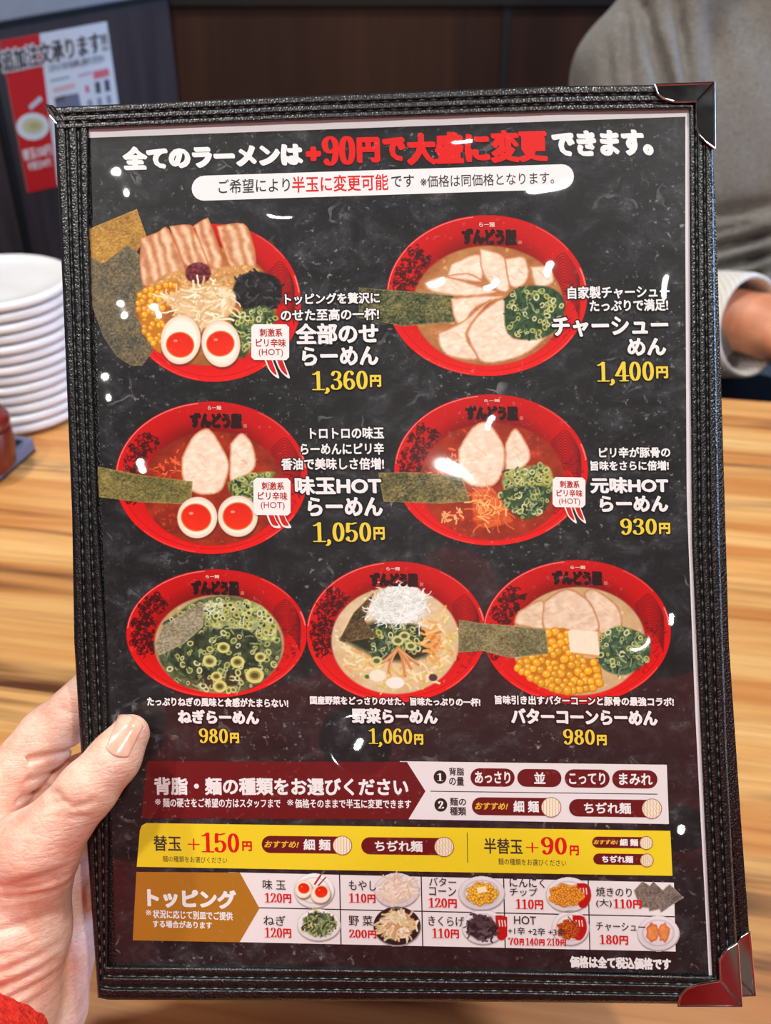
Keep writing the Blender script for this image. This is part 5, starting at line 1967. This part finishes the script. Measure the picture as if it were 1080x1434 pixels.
V, F = lathe([(.0001, 0), (.027, 0), (.031, .004), (.033, .02), (.033, .036), (.031, .040), (.0001, .040)], 48)
mesh_obj('jar_body', V, F, M_JAR, jar, smooth=True)
V, F = lathe([(.0001, .0402), (.033, .0402), (.034, .044), (.031, .049), (.010, .052), (.006, .058), (.0001, .059)], 48)
mesh_obj('lid', V, F, M_JAR, jar, smooth=True)

# ---- bench and the diner opposite
M_BENCH = flat_mat('dark_vinyl', (30, 26, 28), 0.5)
bench = empty('bench', (.5, 1.375, FLOOR_Z), (0, 0, 0), 'dark vinyl bench along the brown panelled wall', 'bench')
box_obj('seat', (0, 0, .39), (1.5, .46, .09), M_BENCH, bench, bevel=.02)
box_obj('base', (0, .03, .172), (1.46, .38, .344), M_BLACK, bench)

M_GREY, nt, b = new_mat('grey_marl_sweatshirt')
co = objco(nt)
k1 = noise(nt, mapping(nt, co, (260, 260, 700)), 1.0, 2.0)
k2 = noise(nt, co, 9.0, 3.0)
nt.links.new(ramp(nt, math_n(nt, 'MULTIPLY_ADD', k1, 0.6, math_n(nt, 'MULTIPLY', k2, 0.4)), [(0.3, (92, 90, 87)), (0.7, (140, 137, 132))]), b.inputs['Base Color'])
b.inputs['Roughness'].default_value = 0.95
b.inputs['Sheen Weight'].default_value = 0.25
bump(nt, k1, 0.3, 0.002, b)
M_CUFF, nt, b = new_mat('pale_ribbed_cuff')
wv = nt.nodes.new('ShaderNodeTexWave')
wv.inputs['Scale'].default_value = 60.0
nt.links.new(objco(nt), wv.inputs['Vector'])
nt.links.new(mix_c(nt, wv.outputs['Fac'], rgba((205, 202, 194)), rgba((228, 226, 220))), b.inputs['Base Color'])
b.inputs['Roughness'].default_value = 0.95
bump(nt, wv.outputs['Fac'], 0.3, 0.002, b)
M_TROUSER = flat_mat('dark_trousers', (14, 13, 16), 0.95, 0, .1)
M_EYE = flat_mat('eye_white', (232, 228, 222), 0.2)
M_LIP = flat_mat('lip', (176, 92, 78), 0.45)
M_HAIR = flat_mat('black_hair', (22, 18, 16), 0.5)
M_SKIN2, nt, b = new_mat('tanned_skin')
nt.links.new(ramp(nt, noise(nt, objco(nt), 60.0, 3.0), [(0.3, (196, 124, 88)), (0.7, (216, 146, 108))]), b.inputs['Base Color'])
b.inputs['Roughness'].default_value = 0.5
b.inputs['Subsurface Weight'].default_value = 0.1
b.inputs['Subsurface Scale'].default_value = 0.004

diner = empty('person', (.42, 1.27, FLOOR_Z + .44), (0, 0, 0), 'person in a grey sweatshirt with pale cuffs seated across the table', 'person')
DO = np.array([.42, 1.27, FLOOR_Z + .44])


def dl(p):
    return np.asarray(p, float) - DO


sh = at_y(884, 108, 1.15)              # the shoulder nearest the menu
nk = at_y(1040, -85, 1.18)
cx_ = nk[0]
sh2 = np.array([2 * cx_ - sh[0], sh[1] + .02, sh[2]])
el = at_y(905, 440, 1.04)
wr_ = at_y(978, 452, .995)
el2 = np.array([2 * cx_ - el[0] + .02, el[1], el[2]])
wr2 = np.array([cx_ + .10, 1.0, wr_[2] - .02])


def diner_f(P):
    Wd = P + DO
    ch = ellipsoid(Wd, (cx_, 1.18, sh[2] - .16), (.185, .115, .24))
    bl = ellipsoid(Wd, (cx_, 1.20, sh[2] - .36), (.175, .125, .19))
    d = smin(ch, bl, .08)
    d = smin(d, cone(Wd, sh + np.array([.01, .01, 0]), (cx_ - .05, 1.18, nk[2] - .02), .058, .052), .05)
    d = smin(d, cone(Wd, sh2, (cx_ + .05, 1.18, nk[2] - .02), .058, .052), .05)
    d = smin(d, chain(Wd, [sh, el], [.062, .056], .03), .03)
    d = smin(d, chain(Wd, [el, wr_], [.058, .050], .03), .02)
    d = smin(d, chain(Wd, [sh2, el2, wr2], [.062, .056, .046], .03), .02)
    X, Y, Z = Wd[..., 0], Wd[..., 1], Wd[..., 2]
    # cloth folds, carved where they run over the front of the body
    Q = Wd - CAM
    zc = np.maximum(Q @ FWD, .2)
    U, V_ = CX + FPX * (Q @ RIGHT) / zc, CY + FPX * (Q @ DOWN) / zc
    for (ax, ay), (bx, by), dp, wd in (((985, 352), (1100, 322), .022, 7), ((985, 380), (1100, 350), .018, 6), ((985, 305), (1100, 285), .012, 12), ((985, 330), (1060, 312), .008, 5), ((1020, 398), (1100, 372), .010, 5),
                                       ((903, 10), (938, 160), .022, 10), ((878, 20), (884, 130), .013, 8), ((948, 0), (964, 130), .016, 9), ((850, 60), (856, 130), .008, 7), ((925, 60), (948, 150), .010, 6), ((1000, 20), (1006, 110), .008, 14)):
        ex, ey = bx - ax, by - ay
        t = np.clip(((U - ax) * ex + (V_ - ay) * ey) / (ex * ex + ey * ey), 0, 1)
        r2 = (U - ax - t * ex) ** 2 + (V_ - ay - t * ey) ** 2
        d = d + dp * np.exp(-r2 / wd ** 2) * (Y < 1.16) * np.sin(PI * np.clip(t, .08, .92)) ** .4
    d = d + .0025 * np.sin(Z * 55 + 3 * np.sin(X * 17)) * np.sin(X * 23 + 1)
    return d


sdf_mesh('sweatshirt', diner_f, dl((sh[0] - .16, .88, -.275)), dl((sh2[0] + .16, 1.37, nk[2] + .06)), .0050, M_GREY, diner, 1)
# ribbed cuff: an open sleeve end facing the hand
ca = at_y(994, 455, .990); cb = at_y(1052, 457, .948)
cax = (cb - ca) / np.linalg.norm(cb - ca)
up = np.array([0, 0, 1.0]) - cax * cax[2]; up /= np.linalg.norm(up)
sd = np.cross(cax, up)
V, F = [], []
ln = np.linalg.norm(cb - ca)
cprof = [(-.03, .050), (-.012, .054), (.01, .0575), (ln * .5, .0560), (ln * .9, .0545), (ln, .053), (ln + .002, .0505), (ln - .002, .048), (ln * .5, .0485), (0, .0485)]
n = 56
for i in range(n):
    a = 2 * PI * i / n
    for s, r in cprof:
        V.append(dl(ca + cax * s + (up * math.cos(a) + sd * math.sin(a)) * r * (1 + .012 * math.sin(a * 3 + s * 60))))
m = len(cprof)
for i in range(n):
    j = (i + 1) % n
    for k in range(m - 1):
        F.append((i * m + k, j * m + k, j * m + k + 1, i * m + k + 1))
mesh_obj('cuff', V, F, M_CUFF, diner, smooth=True)['label'] = 'pale ribbed cuff'
# the hand coming out of it
h0 = ca + cax * ln * .3 + up * .010
hdir = np.array([.93, -.28, -.12]); hdir /= np.linalg.norm(hdir)
hs = np.cross(hdir, np.array([0, 0, 1.0])); hs /= np.linalg.norm(hs)      # towards the reader
hu = np.cross(hs, hdir)


def dh_f(P):
    Wd = P + DO
    k1_ = h0 + hdir * .13
    d = chain(Wd, [h0, h0 + hdir * .05], [.032, .033], .01)
    pm = smin(chain(Wd, [h0 + hdir * .055 + hs * .018, k1_ + hs * .026], [.019, .016], .01), chain(Wd, [h0 + hdir * .055 - hs * .018, k1_ - hs * .026], [.019, .014], .01), .02)
    d = smin(d, pm, .02)
    for i, (o_, l_, r_) in enumerate(((.030, .040, .0095), (.010, .046, .0098), (-.011, .043, .0093), (-.030, .034, .0082))):
        b0 = k1_ + hs * o_
        b1 = b0 + hdir * l_ * .9 - hu * l_ * .35
        b2 = b1 + hdir * l_ * .25 - hu * l_ * .65
        b3 = b2 - hdir * l_ * .25 - hu * l_ * .45
        d = smin(d, chain(Wd, [b0 - hdir * .02, b0, b1, b2, b3], [r_ * 1.2, r_ * 1.1, r_, r_ * .92, r_ * .8], .003), .004)
    t0 = h0 + hdir * .05 + hs * .03
    d = smin(d, chain(Wd, [t0, t0 + hdir * .04 + hs * .022 - hu * .012, t0 + hdir * .075 + hs * .018 - hu * .03], [.014, .0115, .009], .004), .008)
    return d


hc_ = [dl(h0 + hdir * a + hs * b2 + hu * c) for a in (-.03, .22) for b2 in (-.06, .08) for c in (-.10, .05)]
sdf_mesh('hand', dh_f, np.min(hc_, axis=0), np.max(hc_, axis=0), .0032, M_SKIN2, diner, 1)
# head and neck above the frame, legs below the table
hd = np.array([cx_, 1.15, nk[2] + .17])


def head_f(P):
    Wd = P + DO
    d = ellipsoid(Wd, hd + np.array([0, .01, .03]), (.074, .092, .098))
    d = smin(d, ellipsoid(Wd, hd + np.array([0, -.02, -.055]), (.054, .062, .062)), .03)
    d = smin(d, cone(Wd, (cx_, 1.19, nk[2] + .03), hd + np.array([0, .02, -.05]), .046, .048), .02)
    d = smin(d, cone(Wd, hd + np.array([0, -.084, .012]), hd + np.array([0, -.102, -.022]), .008, .013), .01)
    for s in (-1, 1):
        d = smin(d, ellipsoid(Wd, hd + np.array([s * .076, .01, -.005]), (.010, .018, .030)), .006)
        d = np.maximum(d, -(np.linalg.norm(Wd - (hd + np.array([s * .031, -.092, .018])), axis=-1) - .014) * .6 - .002)
    d = d + .003 * np.exp(-((Wd[..., 2] - hd[2] + .062) / .004) ** 2) * (np.abs(Wd[..., 0] - hd[0]) < .024) * (Wd[..., 1] < hd[1] - .04)
    return d


sdf_mesh('head', head_f, dl(hd + np.array([-.10, -.13, -.24])), dl(hd + np.array([.10, .13, .15])), .0042, M_SKIN2, diner, 1)


for s in (-1, 1):                        # eyes, brows
    ec = dl(hd + np.array([s * .031, -.079, .018]))
    V, F = lathe([(.0001, -.0115), (.006, -.0098), (.0100, -.0057), (.0115, 0), (.0100, .0057), (.006, .0098), (.0001, .0115)], 20)
    V = [(ec[0] + v[0], ec[1] + v[2] * .8, ec[2] + v[1] * .42) for v in V]
    ey = mesh_obj('eye', V, F, M_EYE, diner, smooth=True)
    V, F = lathe([(.0001, 0), (.0038, .0003), (.0043, .0012)], 16)
    V = [(ec[0] + v[0], ec[1] - .0096 + v[2], ec[2] + v[1]) for v in V]
    mesh_obj('iris', V, F, M_HAIR, ey, smooth=True)
    b0, b1 = hd + np.array([s * .014, -.090, .043]), hd + np.array([s * .050, -.074, .040])
    sdf_mesh('eyebrow', lambda P, b0=b0, b1=b1: chain(P + DO, [b0, (b0 + b1) / 2 + np.array([0, -.004, .005]), b1], [.0040, .0040, .0022], .003), dl(np.minimum(b0, b1) - .012), dl(np.maximum(b0, b1) + .014), .0016, M_HAIR, diner, 1)
lc = hd + np.array([0, -.076, -.062])
sdf_mesh('lips', lambda P: smin(ellipsoid(P + DO, lc + np.array([0, 0, .0035]), (.021, .008, .0042)), ellipsoid(P + DO, lc - np.array([0, 0, .0045]), (.018, .0085, .0050)), .001), dl(lc - .026), dl(lc + .026), .0018, M_LIP, diner, 1)
V, F = lathe([(.050, -.014), (.060, -.010), (.064, .004), (.060, .016), (.053, .014), (.050, 0)], 48, close=True)
cc = dl(np.array([cx_, 1.182, nk[2] + .012]))
mesh_obj('collar', [(cc[0] + v[0] * 1.08, cc[1] + v[1] * .95, cc[2] + v[2] + v[1] * .35) for v in V], F, M_GREY, diner, smooth=True)


def hair_f(P):
    Wd = P + DO
    d = ellipsoid(Wd, hd + np.array([0, .022, .045]), (.084, .098, .098))
    d = d + .003 * np.sin(Wd[..., 0] * 240) * np.sin(Wd[..., 2] * 90)
    face = ellipsoid(Wd, hd + np.array([0, -.11, -.03]), (.068, .085, .105))
    return np.maximum(np.maximum(d, -face), -(Wd[..., 2] - hd[2] + .03))


sdf_mesh('hair', hair_f, dl(hd + np.array([-.10, -.10, -.05])), dl(hd + np.array([.10, .14, .16])), .005, M_HAIR, diner, 1)


def legs_f(P):
    Wd = P + DO
    d = ellipsoid(Wd, (cx_, 1.245, FLOOR_Z + .572), (.185, .22, .134))
    for s in (-1, 1):
        kn_ = np.array([cx_ + s * .14, .88, FLOOR_Z + .52])
        d = smin(d, chain(Wd, [(cx_ + s * .09, 1.25, FLOOR_Z + .525), kn_, (kn_[0], .92, FLOOR_Z + .08)], [.082, .062, .045], .02), .03)
        d = smin(d, cone(Wd, (kn_[0], .94, FLOOR_Z + .045), (kn_[0], .78, FLOOR_Z + .035), .042, .034), .02)
    return d


sdf_mesh('trousers', legs_f, dl((cx_ - .30, .70, FLOOR_Z + .001)), dl((cx_ + .30, 1.40, FLOOR_Z + .66)), .009, M_TROUSER, diner, 1)

# ---- ceiling downlights
M_EMIT, nt, b = new_mat('lamp_diffuser')
b.inputs['Base Color'].default_value = (1, 1, 1, 1)
b.inputs['Emission Color'].default_value = LAMP_COL + (1,)
b.inputs['Emission Strength'].default_value = 25.0
M_HOUSE = flat_mat('white_lamp_ring', (210, 206, 200), 0.5)
LLAB = ['behind the reader on the left', 'behind the reader on the right', 'over the plate stack', 'over the diner', 'farthest back in the room']
for i, (x, y) in enumerate(LAMPS):
    t = empty('ceiling_light', (x, y, CEIL_Z), (0, 0, 0), 'round white ceiling downlight ' + LLAB[i], 'ceiling light', 'ceiling downlights')
    V, F = lathe([(.075, 0), (.078, -.012), (.070, -.020), (.056, -.020), (.052, -.004), (.052, 0)], 40)
    mesh_obj('housing', V, F, M_HOUSE, t, smooth=True)
    V, F = lathe([(.0001, -.010), (.052, -.010)], 40)
    mesh_obj('diffuser', V, F, M_EMIT, t)
    add_light('lamp', 'AREA', (0, 0, -.022), LAMP_W, LAMP_COL, .10, parent=t)
